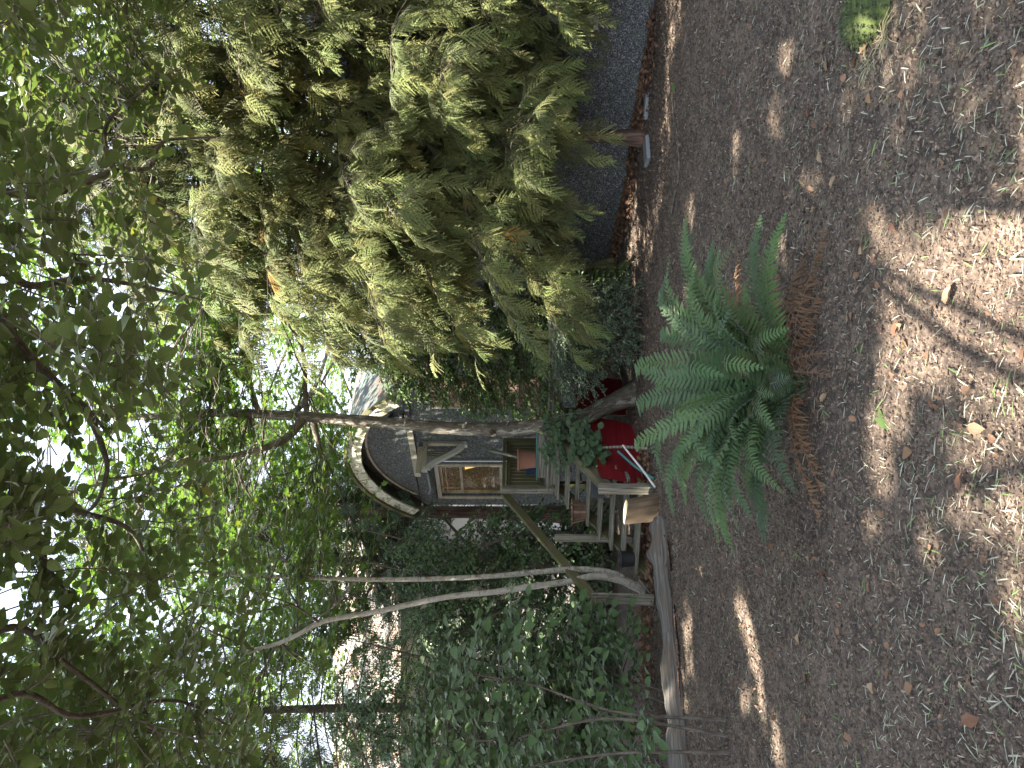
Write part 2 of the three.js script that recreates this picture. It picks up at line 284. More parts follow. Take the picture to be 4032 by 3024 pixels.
// the largest-looking leaves become parts of their own, the rest one mass of leaves
function dress(root, geos, mat, lv, partName, massName, nearMost) {
  if (!Array.isArray(geos)) geos = [geos];
  const order = lv.m.map((m, i) => [shownSize(m), i]).filter((a) => a[0] > 0).sort((a, b) => b[0] - a[0]).slice(0, nearMost);
  const own = new Set(order.map((a) => a[1])), back = new THREE.Matrix4().makeTranslation(-root.position.x, -root.position.y, -root.position.z);
  const tints = [0.75, 0.95, 1.15, 1.4].map((k) => { const m = mat.clone(); m.color = mat.color.clone().multiply(rgb(k * 1.02, k, k * 0.92)); return m; });
  for (const i of own) {
    const l = lv.c[i].g, m = part(partName, geos[lv.v[i] % geos.length], tints[l < 0.85 ? 0 : l < 1.05 ? 1 : l < 1.25 ? 2 : 3], root);
    m.applyMatrix4(back.clone().multiply(lv.m[i]));
  }
  geos.forEach((g, k) => {
    const ids = []; for (let i = 0; i < lv.m.length; i++) if (lv.v[i] % geos.length === k && !own.has(i)) ids.push(i);
    if (!ids.length) return;
    const im = shade(new THREE.InstancedMesh(g, mat, ids.length)); im.name = massName; im.userData.kind = 'stuff';
    ids.forEach((i, j) => { im.setMatrixAt(j, back.clone().multiply(lv.m[i])); im.setColorAt(j, lv.c[i]); });
    root.add(im);
  });
}
const jit = (r, k) => V((r() - 0.5) * 2 * k, (r() - 0.5) * 2 * k, (r() - 0.5) * 2 * k);
function tint(r, spread = 0.35, yellow = 0.12) { const k = 1 - spread / 2 + spread * r(), y = r() < yellow ? 1 + 0.9 * r() : 1 + 0.15 * (r() - 0.5); return rgb(k * y, k * (1 + (y - 1) * 0.25), k * 0.9); }
// a leafy twig: a thin stem from p along dir with leaves on both sides
function twig(lv, stems, r, p, dir, len, n, size, o = {}) {
  const d = dir.clone().normalize(), end = p.clone().addScaledVector(d, len); end.y -= (o.droop ?? 0.12) * len;
  const mid = p.clone().lerp(end, 0.5); mid.y += 0.06 * len;
  if (stems) stems.tube([p, mid, end], [o.stem ?? 0.004, 0.0015], 3);
  const side = new THREE.Vector3().crossVectors(V(0, 1, 0), d); if (side.lengthSq() < 1e-4) side.set(1, 0, 0); side.normalize();
  for (let k = 0; k < n; k++) {
    const t = (k + 0.6) / n, q = p.clone().lerp(mid, Math.min(1, t * 2)); if (t > 0.5) q.copy(mid).lerp(end, t * 2 - 1);
    const s = k % 2 ? 1 : -1, ld = d.clone().multiplyScalar(k === n - 1 ? 1 : 0.55).addScaledVector(side, s * (k === n - 1 ? 0.1 : 0.8)).add(jit(r, 0.35)); ld.y -= (o.hang ?? 0.15);
    q.addScaledVector(side, s * size * (o.stalk ?? 0.12));
    if (o.open !== false && inGap(q, r)) continue;
    if (o.keep && !o.keep(q)) continue;
    const up = (o.up ? o.up.clone() : V(0, 1, 0)).add(jit(r, o.tilt ?? 0.45));
    lv.add(q, ld, up, size * (0.65 + 0.6 * r()), tint(r, o.spread ?? 0.4, o.yellow ?? 0.05), o.variant ? o.variant(r) : 0);
  }
}
// a spread of leafy twigs around the end of a branch that leaves its limb at «from»
function cluster(lv, stems, r, from, c, o) {
  const bend = from.clone().lerp(c, 0.5); bend.y += 0.12 * from.distanceTo(c) * (r() - 0.2); bend.add(jit(r, 0.06));
  const pts = curve([from, bend, c], 5); stems.tube(pts, [o.branch ?? 0.012, 0.004], 4);
  const out = c.clone().sub(from).setY(0).normalize();
  for (let k = 0; k < o.twigs; k++) {
    const t = 0.35 + 0.65 * Math.sqrt(r()), b = pts[Math.min(5, Math.floor(t * 5.99))].clone(), a = r() * 6.283;
    const dir = V(Math.cos(a), (r() - 0.5) * (o.lift ?? 0.7), Math.sin(a)).addScaledVector(out, 0.6);
    twig(lv, stems, r, b, dir, o.len * (0.6 + 0.8 * r()), o.leaves, o.size, o);
  }
}
function nearest(pts, p) { let b = pts[0], m = 1e9; for (const q of pts) { const d = q.distanceToSquared(p); if (d < m) { m = d; b = q; } } return b; }

/* ---------------------------------------------------------------- ground */
const mound = (x, z) => 0.16 * Math.exp(-((x - 1.75) ** 2 + (z + 11.0) ** 2) / 0.5) + 0.05 * Math.exp(-((x - 3.1) ** 2 + (z + 9.7) ** 2) / 0.8);
const groundY = (x, z) => {
  const near = smooth(14, 9, Math.hypot(x, z + 4));
  return mound(x, z) + near * (0.05 * (fbm(x * 0.9 + 40, z * 0.9 + 40, 512, 3, 3) - 0.5) + 0.028 * (fbm(x * 5 + 90, z * 5 + 90, 2048, 5, 3) - 0.5) + 0.022 * (fbm(x * 19 + 300, z * 19 + 300, 8192, 8, 2) - 0.5)) - 0.01;
};
{
  const line = (a, b, step, far) => { const l = []; for (let v = a; v <= b + 1e-6; v += step) l.push(v); let s = step; for (let v = b; v < far;) { s *= 1.35; v += s; l.push(v); } s = step; for (let v = a; v > -far;) { s *= 1.35; v -= s; l.unshift(v); } return l; };
  const xs = line(-4.6, 4.8, 0.03, 160), zs = line(-9.6, -1.6, 0.026, 160), p = [], u = [], ix = [];
  for (const z of zs) for (const x of xs) { p.push(x, groundY(x, z), z); u.push(x, z); }
  const w = xs.length; for (let j = 0; j < zs.length - 1; j++) for (let i = 0; i < w - 1; i++) { const a = j * w + i; ix.push(a, a + w, a + 1, a + 1, a + w, a + w + 1); }
  const g = new THREE.BufferGeometry(); g.setAttribute('position', new THREE.Float32BufferAttribute(p, 3)); g.setAttribute('uv', new THREE.Float32BufferAttribute(u, 2)); g.setIndex(ix); g.computeVertexNormals();
  const m = shade(new THREE.Mesh(g, M.soil)); m.name = 'ground'; m.userData = { kind: 'structure', label: 'bare dark brown soil of the garden yard', category: 'ground' }; scene.add(m);
}

/* ---------------------------------------------------------------- the house: local x runs right along the front wall, z points out of it */
const house = thing('stucco_house', 'grey pebbledash house with an arched roof over its front gable', 'house', V(2.1, 0, -11.3));
const HT = -Math.atan2(0.775, 0.63); house.rotation.y = HT; house.updateMatrixWorld();
const hw = (x, y, z) => house.localToWorld(V(x, y, z));
const AX = -5.27, AY = 2.29, AR = 2.53;
{
  const rect = (x0, x1, y0, y1) => { const h = new THREE.Path(); h.moveTo(x0, y0); h.lineTo(x0, y1); h.lineTo(x1, y1); h.lineTo(x1, y0); h.closePath(); return h; };
  const s = new THREE.Shape(); s.moveTo(-7.6, -0.15); s.lineTo(6.5, -0.15); s.lineTo(6.5, 3.34); s.lineTo(-3.2, 3.34); s.lineTo(-3.2, 3.5);
  for (let k = 0; k <= 24; k++) { const a = 0.95 - 1.9 * k / 24; s.lineTo(AX + Math.sin(a) * (AR - 0.08), AY + Math.cos(a) * (AR - 0.08)); }
  s.lineTo(-7.6, 3.5); s.closePath();
  const openings = [[-7.2, -6.0, 1.8, 3.13], [3.25, 4.2, 1.9, 3.0], [3.3, 4.1, 0.72, 1.12]];
  openings.forEach((o) => s.holes.push(rect(...o)));
  const wallG = new THREE.ExtrudeGeometry(s, { depth: 0.22, bevelEnabled: false }); wallG.translate(0, 0, -0.22);
  part('wall', wallG, M.stucco, house);
  // an upper gable skin, slightly proud of the wall below it
  const gs = new THREE.Shape(); gs.moveTo(-7.3, 3.62); gs.lineTo(-3.25, 3.62); for (let k = 0; k <= 20; k++) { const a = 0.86 - 1.72 * k / 20; if (AY + Math.cos(a) * (AR - 0.3) > 3.63) gs.lineTo(AX + Math.sin(a) * (AR - 0.3), AY + Math.cos(a) * (AR - 0.3)); } gs.closePath();
  const gg = new THREE.ExtrudeGeometry(gs, { depth: 0.05, bevelEnabled: false }); gg.translate(0, 0, 0.003); part('gable', gg, M.stucco, house);
  const wall = (w, h, d, x, y, z) => part('wall', box(w, h, d, x, y, z, 0.002), M.stucco, house);
  wall(0.2, 3.7, 5.8, -7.5, 1.7, -3.125); wall(0.2, 3.5, 5.8, 6.4, 1.6, -3.125); wall(14.0, 3.5, 0.2, -0.55, 1.6, -6.1);
  part('floor', box(13.7, 0.1, 5.7, -0.55, 1.03, -3.15), M.greyWood, house); part('ceiling', box(13.7, 0.06, 5.7, -0.55, 3.25, -3.15), M.trim, house);
  part('inner_wall', box(13.6, 2.1, 0.06, -0.55, 2.15, -1.9), std({ color: rgb(0.13, 0.07, 0.045), roughness: 0.8 }), house);
  // arched roof of overlapping sheets, and its fascia of sawn boards
  const ring = (r0, r1, a0, a1, depth, z) => {
    const q = new THREE.Shape(), n = 20; for (let k = 0; k <= n; k++) { const a = a0 + (a1 - a0) * k / n; q[k ? 'lineTo' : 'moveTo'](AX + Math.sin(a) * r1, AY + Math.cos(a) * r1); }
    for (let k = n; k >= 0; k--) { const a = a0 + (a1 - a0) * k / n; q.lineTo(AX + Math.sin(a) * r0, AY + Math.cos(a) * r0); } q.closePath();
    const g = new THREE.ExtrudeGeometry(q, { depth, bevelEnabled: false }); g.translate(0, 0, z); return g;
  };
  const roof = new THREE.Group(); roof.name = 'roof'; house.add(roof);
  for (let k = 0; k < 7; k++) part('roof_sheet', ring(AR + 0.004 * (k % 2), AR + 0.035 + 0.004 * (k % 2), -1.02, 1.06, 0.98, 0.42 - 0.95 * (k + 1) - 0.03), M.roofing, roof);
  part('roof_edge', ring(AR - 0.02, AR + 0.05, -1.02, 1.06, 0.05, 0.42), M.mossWood, roof);
  const segs = [-0.96, -0.62, -0.27, 0.05, 0.4, 0.72, 0.95];
  for (let k = 0; k < 6; k++) part('fascia_board', ring(AR - 0.27 - 0.012 * (k % 2), AR - 0.024, segs[k] + 0.004, segs[k + 1] - 0.004, 0.035, 0.38 + 0.003 * (k % 2)), M.cream, house);
  part('gable_moulding', ring(AR - 0.36, AR - 0.31, -0.9, 0.9, 0.05, 0.055), M.trim, house);
  // the long roof to the right: courses of shingles on a bell curve
  const prof = curve([V(0.5, 3.16, 0), V(0.15, 3.4, 0), V(-0.35, 3.82, 0), V(-1.0, 4.22, 0), V(-2.2, 4.55, 0), V(-3.4, 4.75, 0)], 12), roof2 = new THREE.Group(); roof2.name = 'roof'; house.add(roof2);
  for (let k = 0; k < 12; k++) {
    const a = prof[k], b = prof[k + 1], dz = b.x - a.x, dy = b.y - a.y, l = Math.hypot(dz, dy) + 0.05, g = metreUV(plankGeo(9.9, 0.03, l, 0.004));
    g.rotateX(Math.atan2(-dy, -dz) * -1 + 0.03); g.translate(1.75, (a.y + b.y) / 2 + 0.012, (a.x + b.x) / 2); part('shingle_course', g, M.roofing, roof2);
  }
  part('eave_board', box(9.9, 0.16, 0.03, 1.75, 3.07, 0.44), M.greyWood, house);
  // windows
  const windowAt = (x0, x1, y0, y1, fancy, mat) => {
    const w = new THREE.Group(); w.name = 'window'; house.add(w); const cx = (x0 + x1) / 2, cy = (y0 + y1) / 2, W = x1 - x0, H = y1 - y0;
    const f = (a, b, c, d, e, g, n = 'frame') => part(n, box(a, b, c, d, e, g, 0.004), mat, w);
    f(0.09, H + 0.18, 0.035, x0 - 0.04, cy, 0.02); f(0.09, H + 0.18, 0.035, x1 + 0.04, cy, 0.02); f(W - 0.01, 0.09, 0.035, cx, y1 + 0.042, 0.02); f(W + 0.24, 0.05, 0.10, cx, y0 - 0.07, 0.055, 'sill');
    f(0.05, H, 0.06, x0 + 0.026, cy, -0.08, 'sash'); f(0.05, H, 0.06, x1 - 0.026, cy, -0.08, 'sash'); f(W - 0.11, 0.05, 0.06, cx, y1 - 0.026, -0.08, 'sash'); f(W - 0.11, 0.06, 0.06, cx, y0 + 0.031, -0.08, 'sash');
    const mid = y0 + H * 0.66;
    if (fancy) { f(W - 0.11, 0.055, 0.05, cx, mid, -0.08, 'sash'); f(W - 0.11, 0.018, 0.03, cx, y1 - 0.13, -0.08, 'muntin'); for (const k of [-1, 1]) f(0.018, y1 - mid - 0.08, 0.034, cx + k * (W / 2 - 0.19), (y1 + mid) / 2, -0.08, 'muntin'); }
    const pane = (a, b) => { const g = new THREE.PlaneGeometry(W - 0.1, b - a); g.translate(cx, (a + b) / 2, -0.085); part('pane', g, M.glass, w); };
    if (fancy) { pane(y0 + 0.06, mid - 0.025); pane(mid + 0.028, y1 - 0.05); } else pane(y0 + 0.05, y1 - 0.05);
  };
  windowAt(...openings[0], true, M.trim); windowAt(...openings[1], false, M.white); windowAt(...openings[2], false, M.white);
  part('flashing', box(1.34, 0.03, 0.05, -6.6, 3.245, 0.03), M.slate, house);
  // door, trim boards, hood bracket, pipe work
  const door = part('door', box(0.86, 2.0, 0.045, -3.55, 2.1, 0.025), M.door, house); part('door_edge', box(0.025, 2.0, 0.03, -0.43 - 3.57, 2.1, 0.02), M.white, door); part('handle', new THREE.SphereGeometry(0.03, 10, 8).translate(-3.85, 2.05, 0.07), M.steel, door);
  part('trim_board', box(1.75, 0.12, 0.05, -5.4, 3.575, 0.075), M.trim, house); part('trim_board', box(2.2, 0.1, 0.06, -3.3 + 0.1, 3.56, 0.06), M.slate, house);
  const bracket = new THREE.Group(); bracket.name = 'bracket'; house.add(bracket);
  const bz = -5.16; part('bracket_leg', box(0.09, 0.8, 0.06, bz, 2.88, 0.035), M.trim, bracket); part('bracket_arm', box(0.1, 0.09, 0.66, bz, 3.31, 0.35), M.trim, bracket); part('bracket_beam', box(0.14, 0.1, 0.62, bz - 0.12, 3.42, 0.38), M.trim, bracket);
  { const q = new THREE.Shape(), up = [], dn = []; for (let k = 0; k <= 16; k++) { const t = k / 16, z = 0.06 + 0.56 * t, y = 2.58 + 0.68 * (0.55 * t + 0.45 * smooth(0.1, 0.95, t)); up.push([z, y + 0.05]); dn.push([z + 0.02, y - 0.06]); } up.forEach(([z, y], i) => q[i ? 'lineTo' : 'moveTo'](z, y)); dn.reverse().forEach(([z, y]) => q.lineTo(z, y)); q.closePath(); const g = new THREE.ExtrudeGeometry(q, { depth: 0.085, bevelEnabled: false }); g.rotateY(-Math.PI / 2); g.translate(bz + 0.042, 0, 0); part('bracket_scroll', g, M.white, bracket); }
  part('bracket_foot', box(0.1, 0.07, 0.09, bz, 2.52, 0.055), M.white, bracket); part('bracket_foot', box(0.11, 0.09, 0.08, bz, 3.28, 0.64), M.white, bracket);
  const pipe = (pts, r, name, m) => { const a = new Acc(); a.tube(curve(pts, 12), [r, r], 10); part(name, a.geo(), m, house); };
  pipe([V(-5.76, 3.0, 0.05), V(-5.76, 2.2, 0.05), V(-5.76, 1.2, 0.05)], 0.018, 'conduit', M.steel);
  pipe([V(-6.2, 3.36, 0.02), V(-6.2, 3.34, 0.12), V(-6.45, 3.33, 0.16), V(-6.7, 3.33, 0.16), V(-6.86, 3.38, 0.16)], 0.03, 'vent_pipe', M.concrete);
  for (let k = 0; k < 3; k++) part('loose_lath', board(V(-5.35 - 0.06 * k, 3.3, 0.1), V(-5.36 - 0.05 * k, 2.5 + 0.1 * k, 0.12 + 0.03 * k), 0.035, 0.02, V(1, 0, 0)), M.mossWood, house);
}
{ // wall lantern under the arch
  const p = hw(-4.15, 3.62, 0.16), l = thing('wall_lantern', 'small dark metal lantern hanging under the arched gable', 'lantern', p);
  const a = new Acc(); a.tube([V(0, 0.33, 0), V(0, 0.46, 0), V(0.04, 0.5, -0.06)], [0.006, 0.006], 6); part('hook', a.geo(), M.black, l);
  part('cap', new THREE.ConeGeometry(0.105, 0.12, 8).translate(0, 0.28, 0), M.slate, l); part('base', new THREE.CylinderGeometry(0.09, 0.08, 0.03, 8).translate(0, 0.015, 0), M.slate, l);
  part('glass', new THREE.CylinderGeometry(0.072, 0.065, 0.185, 12, 1, true).translate(0, 0.125, 0), M.glass, l);
  for (let k = 0; k < 6; k++) part('bar', new THREE.BoxGeometry(0.012, 0.19, 0.012).translate(Math.cos(k * 1.047) * 0.08, 0.125, Math.sin(k * 1.047) * 0.08), M.black, l);
}
{ // lamp burning inside the window
  const p = hw(-6.85, 2.42, -0.6), l = thing('pendant_lamp', 'glowing yellow lamp shade seen through the house window', 'lamp', p);
  const shadeM = std({ color: rgb(0.8, 0.55, 0.2), emissive: rgb(1.0, 0.60, 0.16), emissiveIntensity: 0.22, side: THREE.DoubleSide });
  part('lamp_shade', new THREE.CylinderGeometry(0.13, 0.075, 0.23, 20, 1, true).translate(0, 0.1, 0), shadeM, l);
  const a = new Acc(); a.tube([V(0, 0.1, 0), V(0, 0.78, 0)], [0.006, 0.006], 6); part('cord', a.geo(), M.black, l); part('bulb', new THREE.SphereGeometry(0.03, 10, 8).translate(0, 0.1, 0), std({ color: rgb(1, 0.9, 0.7), emissive: rgb(1, 0.7, 0.35), emissiveIntensity: 1 }), l);
  const pl = new THREE.PointLight(new THREE.Color(1, 0.62, 0.28), 0.05, 6, 2); pl.position.set(0, 0.1, 0); pl.castShadow = true; l.add(pl);
}

/* ---------------------------------------------------------------- porch: b climbs the stairs, a points to their left */
const PB = V(0.345, 0, -0.94).normalize(), PA = V(-0.94, 0, -0.345).normalize();
const L1 = V(-2.27, 0, -9.14), treadL = (k) => L1.clone().add(V(0.09, 0, -0.245).multiplyScalar(k - 1)).setY(0.12 * k), RIGHT = PA.clone().negate(), SW = 1.1;
const porch = thing('porch_stairs', 'weathered open-tread wooden stairs and porch deck before the house', 'stairs', V(-1.7, 0, -9.8));
{
  const r = rngOf(5), add = (name, g, m) => part(name, local(g, porch), m, porch), UP = V(0, 1, 0);
  for (let k = 1; k <= 8; k++) for (let j = 0; j < 2; j++) {
    const a = treadL(k).addScaledVector(PB, 0.06 + 0.125 * j).add(jit(r, 0.008)), b = a.clone().addScaledVector(RIGHT, SW + 0.05 * r());
    if (k === 5) a.addScaledVector(RIGHT, 0.04);
    add('tread', board(a, b, 0.115, 0.038, PB), M.greyWood);
  }
  for (const side of [0.06, SW - 0.05]) { const a = treadL(0.4).addScaledVector(RIGHT, side).addScaledVector(PB, 0.08), b = treadL(9).addScaledVector(RIGHT, side).addScaledVector(PB, 0.08); a.y -= 0.1; b.y -= 0.12; add('stringer', board(a, b, 0.16, 0.04, UP), M.mossWood); }
  for (let k = 1; k <= 8; k++) add('cleat', board(treadL(k).addScaledVector(RIGHT, 0.55).addScaledVector(PB, 0.02).add(V(0, -0.035, 0)), treadL(k).addScaledVector(RIGHT, 0.55).addScaledVector(PB, 0.24).add(V(0, -0.035, 0)), 0.03, 0.03, UP), M.greyWood);
  // deck boards run across the stairs
  for (let k = 0; k < 15; k++) { const a = treadL(9).addScaledVector(PB, 0.06 + 0.128 * k).add(V(0, 0.01, 0)), b = a.clone().addScaledVector(RIGHT, 2.7); add('deck_board', board(a, b, 0.12, 0.035, PB), M.greyWood); }
  { const a = treadL(9).add(V(0, -0.09, 0)).addScaledVector(PB, 0.06), b = a.clone().addScaledVector(RIGHT, 2.7); add('rim_joist', board(a, b, 0.16, 0.035, UP), M.greyWood); const c = a.clone().addScaledVector(PB, 1.8), d = a.clone(); add('rim_joist', board(d.addScaledVector(RIGHT, 0.02), c.addScaledVector(RIGHT, 0.02), 0.16, 0.036, UP), M.mossWood); }
  for (const [s, t] of [[0.05, 0.1], [1.2, 0.1], [2.6, 0.1], [0.05, 1.7], [2.6, 1.7]]) { const p = treadL(9).addScaledVector(RIGHT, s).addScaledVector(PB, t); add('deck_post', board(p.clone().setY(-0.1), p.clone().setY(0.98), 0.09, 0.09, PA), M.mossWood); }
  // left railing with upright boards
  const rail = (t) => treadL(9).addScaledVector(PB, t);
  add('rail_post', board(rail(0.06).setY(1.0), rail(0.06).setY(1.74), 0.09, 0.085, PB), M.greyWood); add('rail_post', board(rail(1.75).setY(1.0), rail(1.75).setY(1.74), 0.09, 0.085, PB), M.mossWood);
  add('top_rail', board(rail(0.12).setY(1.72), rail(1.7).setY(1.72), 0.05, 0.09, UP), M.mossWood); add('top_rail', board(rail(0.12).setY(1.655), rail(1.7).setY(1.655), 0.06, 0.035, UP), M.mossWood); add('bottom_rail', board(rail(0.12).setY(1.16), rail(1.7).setY(1.16), 0.06, 0.035, UP), M.mossWood);
  for (let k = 0; k < 14; k++) { const p = rail(0.19 + 0.11 * k).addScaledVector(PA, 0.03); add('rail_slat', board(p.clone().setY(1.15), p.clone().setY(1.68), 0.09, 0.02, PB), M.mossWood); }
  { const p = rail(1.2).addScaledVector(RIGHT, 0.1); add('brace', board(p.clone().setY(1.95), rail(0.5).addScaledVector(RIGHT, 0.25).setY(1.3), 0.07, 0.035, UP), M.greyWood); }
  // handrails
  const hl0 = V(-1.58, 1.70, -11.0), hl1 = V(-2.47, 0.62, -8.62); add('handrail', board(hl0, hl1, 0.135, 0.04, V(0.2, 1, 0)), M.mossWood);
  add('rail_post', board(V(-2.44, 0.0, -8.7), V(-2.42, 0.70, -8.72), 0.13, 0.04, PA), M.greyWood); add('rail_post', board(V(-2.0, 0.05, -9.95), V(-1.99, 1.05, -9.97), 0.09, 0.05, PA), M.greyWood);
  const hr0 = V(-0.45, 1.3, -10.95), hr1 = V(-1.24, 0.5, -8.74); add('handrail', board(hr0, hr1, 0.11, 0.04, PA), M.mossWood); add('handrail', board(hr0.clone().add(V(0.03, -0.06, 0)), hr1.clone().add(V(0.03, -0.06, 0)), 0.09, 0.035, V(0, 1, 0)), M.mossWood);
  add('newel_post', board(V(-1.19, -0.02, -8.74), V(-1.19, 0.62, -8.76), 0.1, 0.09, PA), M.greyWood); add('newel_post', board(V(-0.72, 0, -10.1), V(-0.72, 1.0, -10.1), 0.09, 0.09, PA), M.mossWood);
}

/* ---------------------------------------------------------------- things on and around the porch */
function potGeo(r0, r1, h, rim) { const p = [[0.001, 0], [r0, 0], [r0 * 1.02, 0.01], [r1 - 0.012, h - rim], [r1, h - rim], [r1 + 0.008, h - rim + 0.006], [r1 + 0.008, h - 0.006], [r1, h], [r1 - 0.016, h], [r0 - 0.01, 0.03], [0.001, 0.03]]; return new THREE.LatheGeometry(p.map(([x, y]) => new THREE.Vector2(x, y)), 28); }
{
  const deck = treadL(9).addScaledVector(RIGHT, 0.62).addScaledVector(PB, 0.22); deck.y = 1.108;
  const pb = thing('planter_box', 'low grey timber planter with a teal top edge on the porch', 'planter', deck.clone());
  part('box', board(V(0.35, 0.06, 0.12), V(-0.42, 0.06, -0.16), 0.12, 0.26, V(0, 1, 0)), M.greyWood, pb); part('edge_strip', board(V(0.38, 0.134, 0.14), V(-0.45, 0.134, -0.165), 0.02, 0.29, V(0, 1, 0)), M.teal, pb);
  const pp = deck.clone().add(V(-0.2, 0.145, -0.03)); const pot = thing('terracotta_pot', 'large terracotta pot on the teal edged planter', 'pot', pp);
  part('pot_body', potGeo(0.115, 0.155, 0.27, 0.035), M.terracotta, pot); part('potting_soil', new THREE.CylinderGeometry(0.13, 0.12, 0.02, 20).translate(0, 0.225, 0), M.soil, pot);
  solo('blue_pot', potGeo(0.06, 0.085, 0.14, 0.015), std({ color: rgb(0.02, 0.035, 0.10), roughness: 0.35 }), 'small dark blue pot half hidden behind the terracotta pot', 'pot', deck.clone().add(V(-0.36, 0.145, -0.14)));
  const fl = thing('potted_flower', 'small red flowers beside the terracotta pot on the porch', 'flower', deck.clone().add(V(0.26, 0.14, 0.06))), r = rngOf(77), a = new Acc();
  for (let k = 0; k < 9; k++) { const e = V((r() - 0.5) * 0.2, 0.06 + 0.2 * r(), (r() - 0.5) * 0.2); a.tube([V(0, 0, 0), e.clone().multiplyScalar(0.5).add(V(0, 0.02, 0)), e], [0.003, 0.0015], 3); }
  part('stem', a.geo(), M.twig, fl); for (let k = 0; k < 4; k++) { const g = new THREE.IcosahedronGeometry(0.022, 1); g.translate((r() - 0.5) * 0.1, 0.05 + 0.1 * r(), (r() - 0.5) * 0.1); part('flower_head', g, std({ color: rgb(0.65, 0.10, 0.07) }), fl); }
  solo('black_pot', potGeo(0.085, 0.11, 0.17, 0.02), M.black, 'black plastic nursery pot at the foot of the stairs', 'pot', treadL(1).addScaledVector(RIGHT, 0.14).addScaledVector(PB, 0.13).add(V(0, 0.022, 0)));
  // coir hanging basket
  const cb = treadL(5).addScaledVector(RIGHT, 0.19).addScaledVector(PB, 0.13).add(V(0, 0.022, 0)), basket = thing('coir_basket', 'shaggy brown coir basket standing on the left end of a tread', 'basket', cb), cg = potGeo(0.11, 0.165, 0.19, 0.01), cp = cg.attributes.position;
  for (let i = 0; i < cp.count; i++) { const k = 1 + 0.12 * (fbm(Math.atan2(cp.getZ(i), cp.getX(i)) * 3 + 20, cp.getY(i) * 22 + 9, 256, 7, 3) - 0.5); cp.setX(i, cp.getX(i) * k); cp.setZ(i, cp.getZ(i) * k); } cg.computeVertexNormals();
  part('basket_liner', cg, std({ map: T.redBark.map, bumpMap: T.redBark.bumpMap, bumpScale: 0.01, color: rgb(1.6, 1.65, 1.5) }), basket);
  const rr = rngOf(17), fa = new Acc(); for (let k = 0; k < 160; k++) { const an = rr() * 6.28, y = 0.02 + 0.17 * rr(), q = 0.115 + 0.055 * y / 0.19; const p = V(Math.cos(an) * q, y, Math.sin(an) * q); fa.tube([p, p.clone().multiplyScalar(1.08).add(jit(rr, 0.02)), p.clone().multiplyScalar(1.12).add(jit(rr, 0.04))], [0.0012, 0.0008], 3); } part('fibre', fa.geo(), std({ color: rgb(0.20, 0.13, 0.08) }), basket);
  // dark trough on the treads
  const tp = treadL(3).addScaledVector(RIGHT, 0.86).addScaledVector(PB, 0.14).add(V(0, 0.022, 0)), tr = thing('black_trough', 'black plastic trough standing on a tread behind the handrail end', 'trough', tp); tr.rotation.y = 0.35;
  { const w = 0.3, h = 0.24, d = 0.16, t = 0.012; part('bottom', box(w - 0.04, t, d - 0.04, 0, t / 2, 0), M.slate, tr); part('side', box(w, h, t, 0, h / 2 + 0.004, d / 2), M.slate, tr); part('side', box(w, h, t, 0, h / 2 + 0.004, -d / 2), M.slate, tr); part('side', box(t, h, d - 0.02, w / 2, h / 2 + 0.004, 0), M.slate, tr); part('side', box(t, h, d - 0.02, -w / 2, h / 2 + 0.004, 0), M.slate, tr); }
  // crumpled bags under the stairs
  const bag = (p, s, m, label, seed) => { const g = new THREE.IcosahedronGeometry(s, 3), q = g.attributes.position; for (let i = 0; i < q.count; i++) { const v = V(q.getX(i), q.getY(i), q.getZ(i)), k = 0.75 + 0.6 * fbm(v.x * 14 + 30, v.y * 14 + v.z * 11 + 30, 512, seed, 3); q.setXYZ(i, v.x * k, Math.max(-s * 0.6, v.y * k), v.z * k); } g.computeVertexNormals(); solo('crumpled_bag', g, m, label, 'bag', p.clone().add(V(0, s * 0.6, 0)), 'crumpled bags under the stairs'); };
  bag(V(-1.36, 0.0, -9.03), 0.11, M.black, 'crumpled black plastic bag under the lower treads', 5); bag(V(-1.22, 0.19, -8.98), 0.05, M.plastic, 'crumpled white plastic bag beside the split log chunk', 9);
}
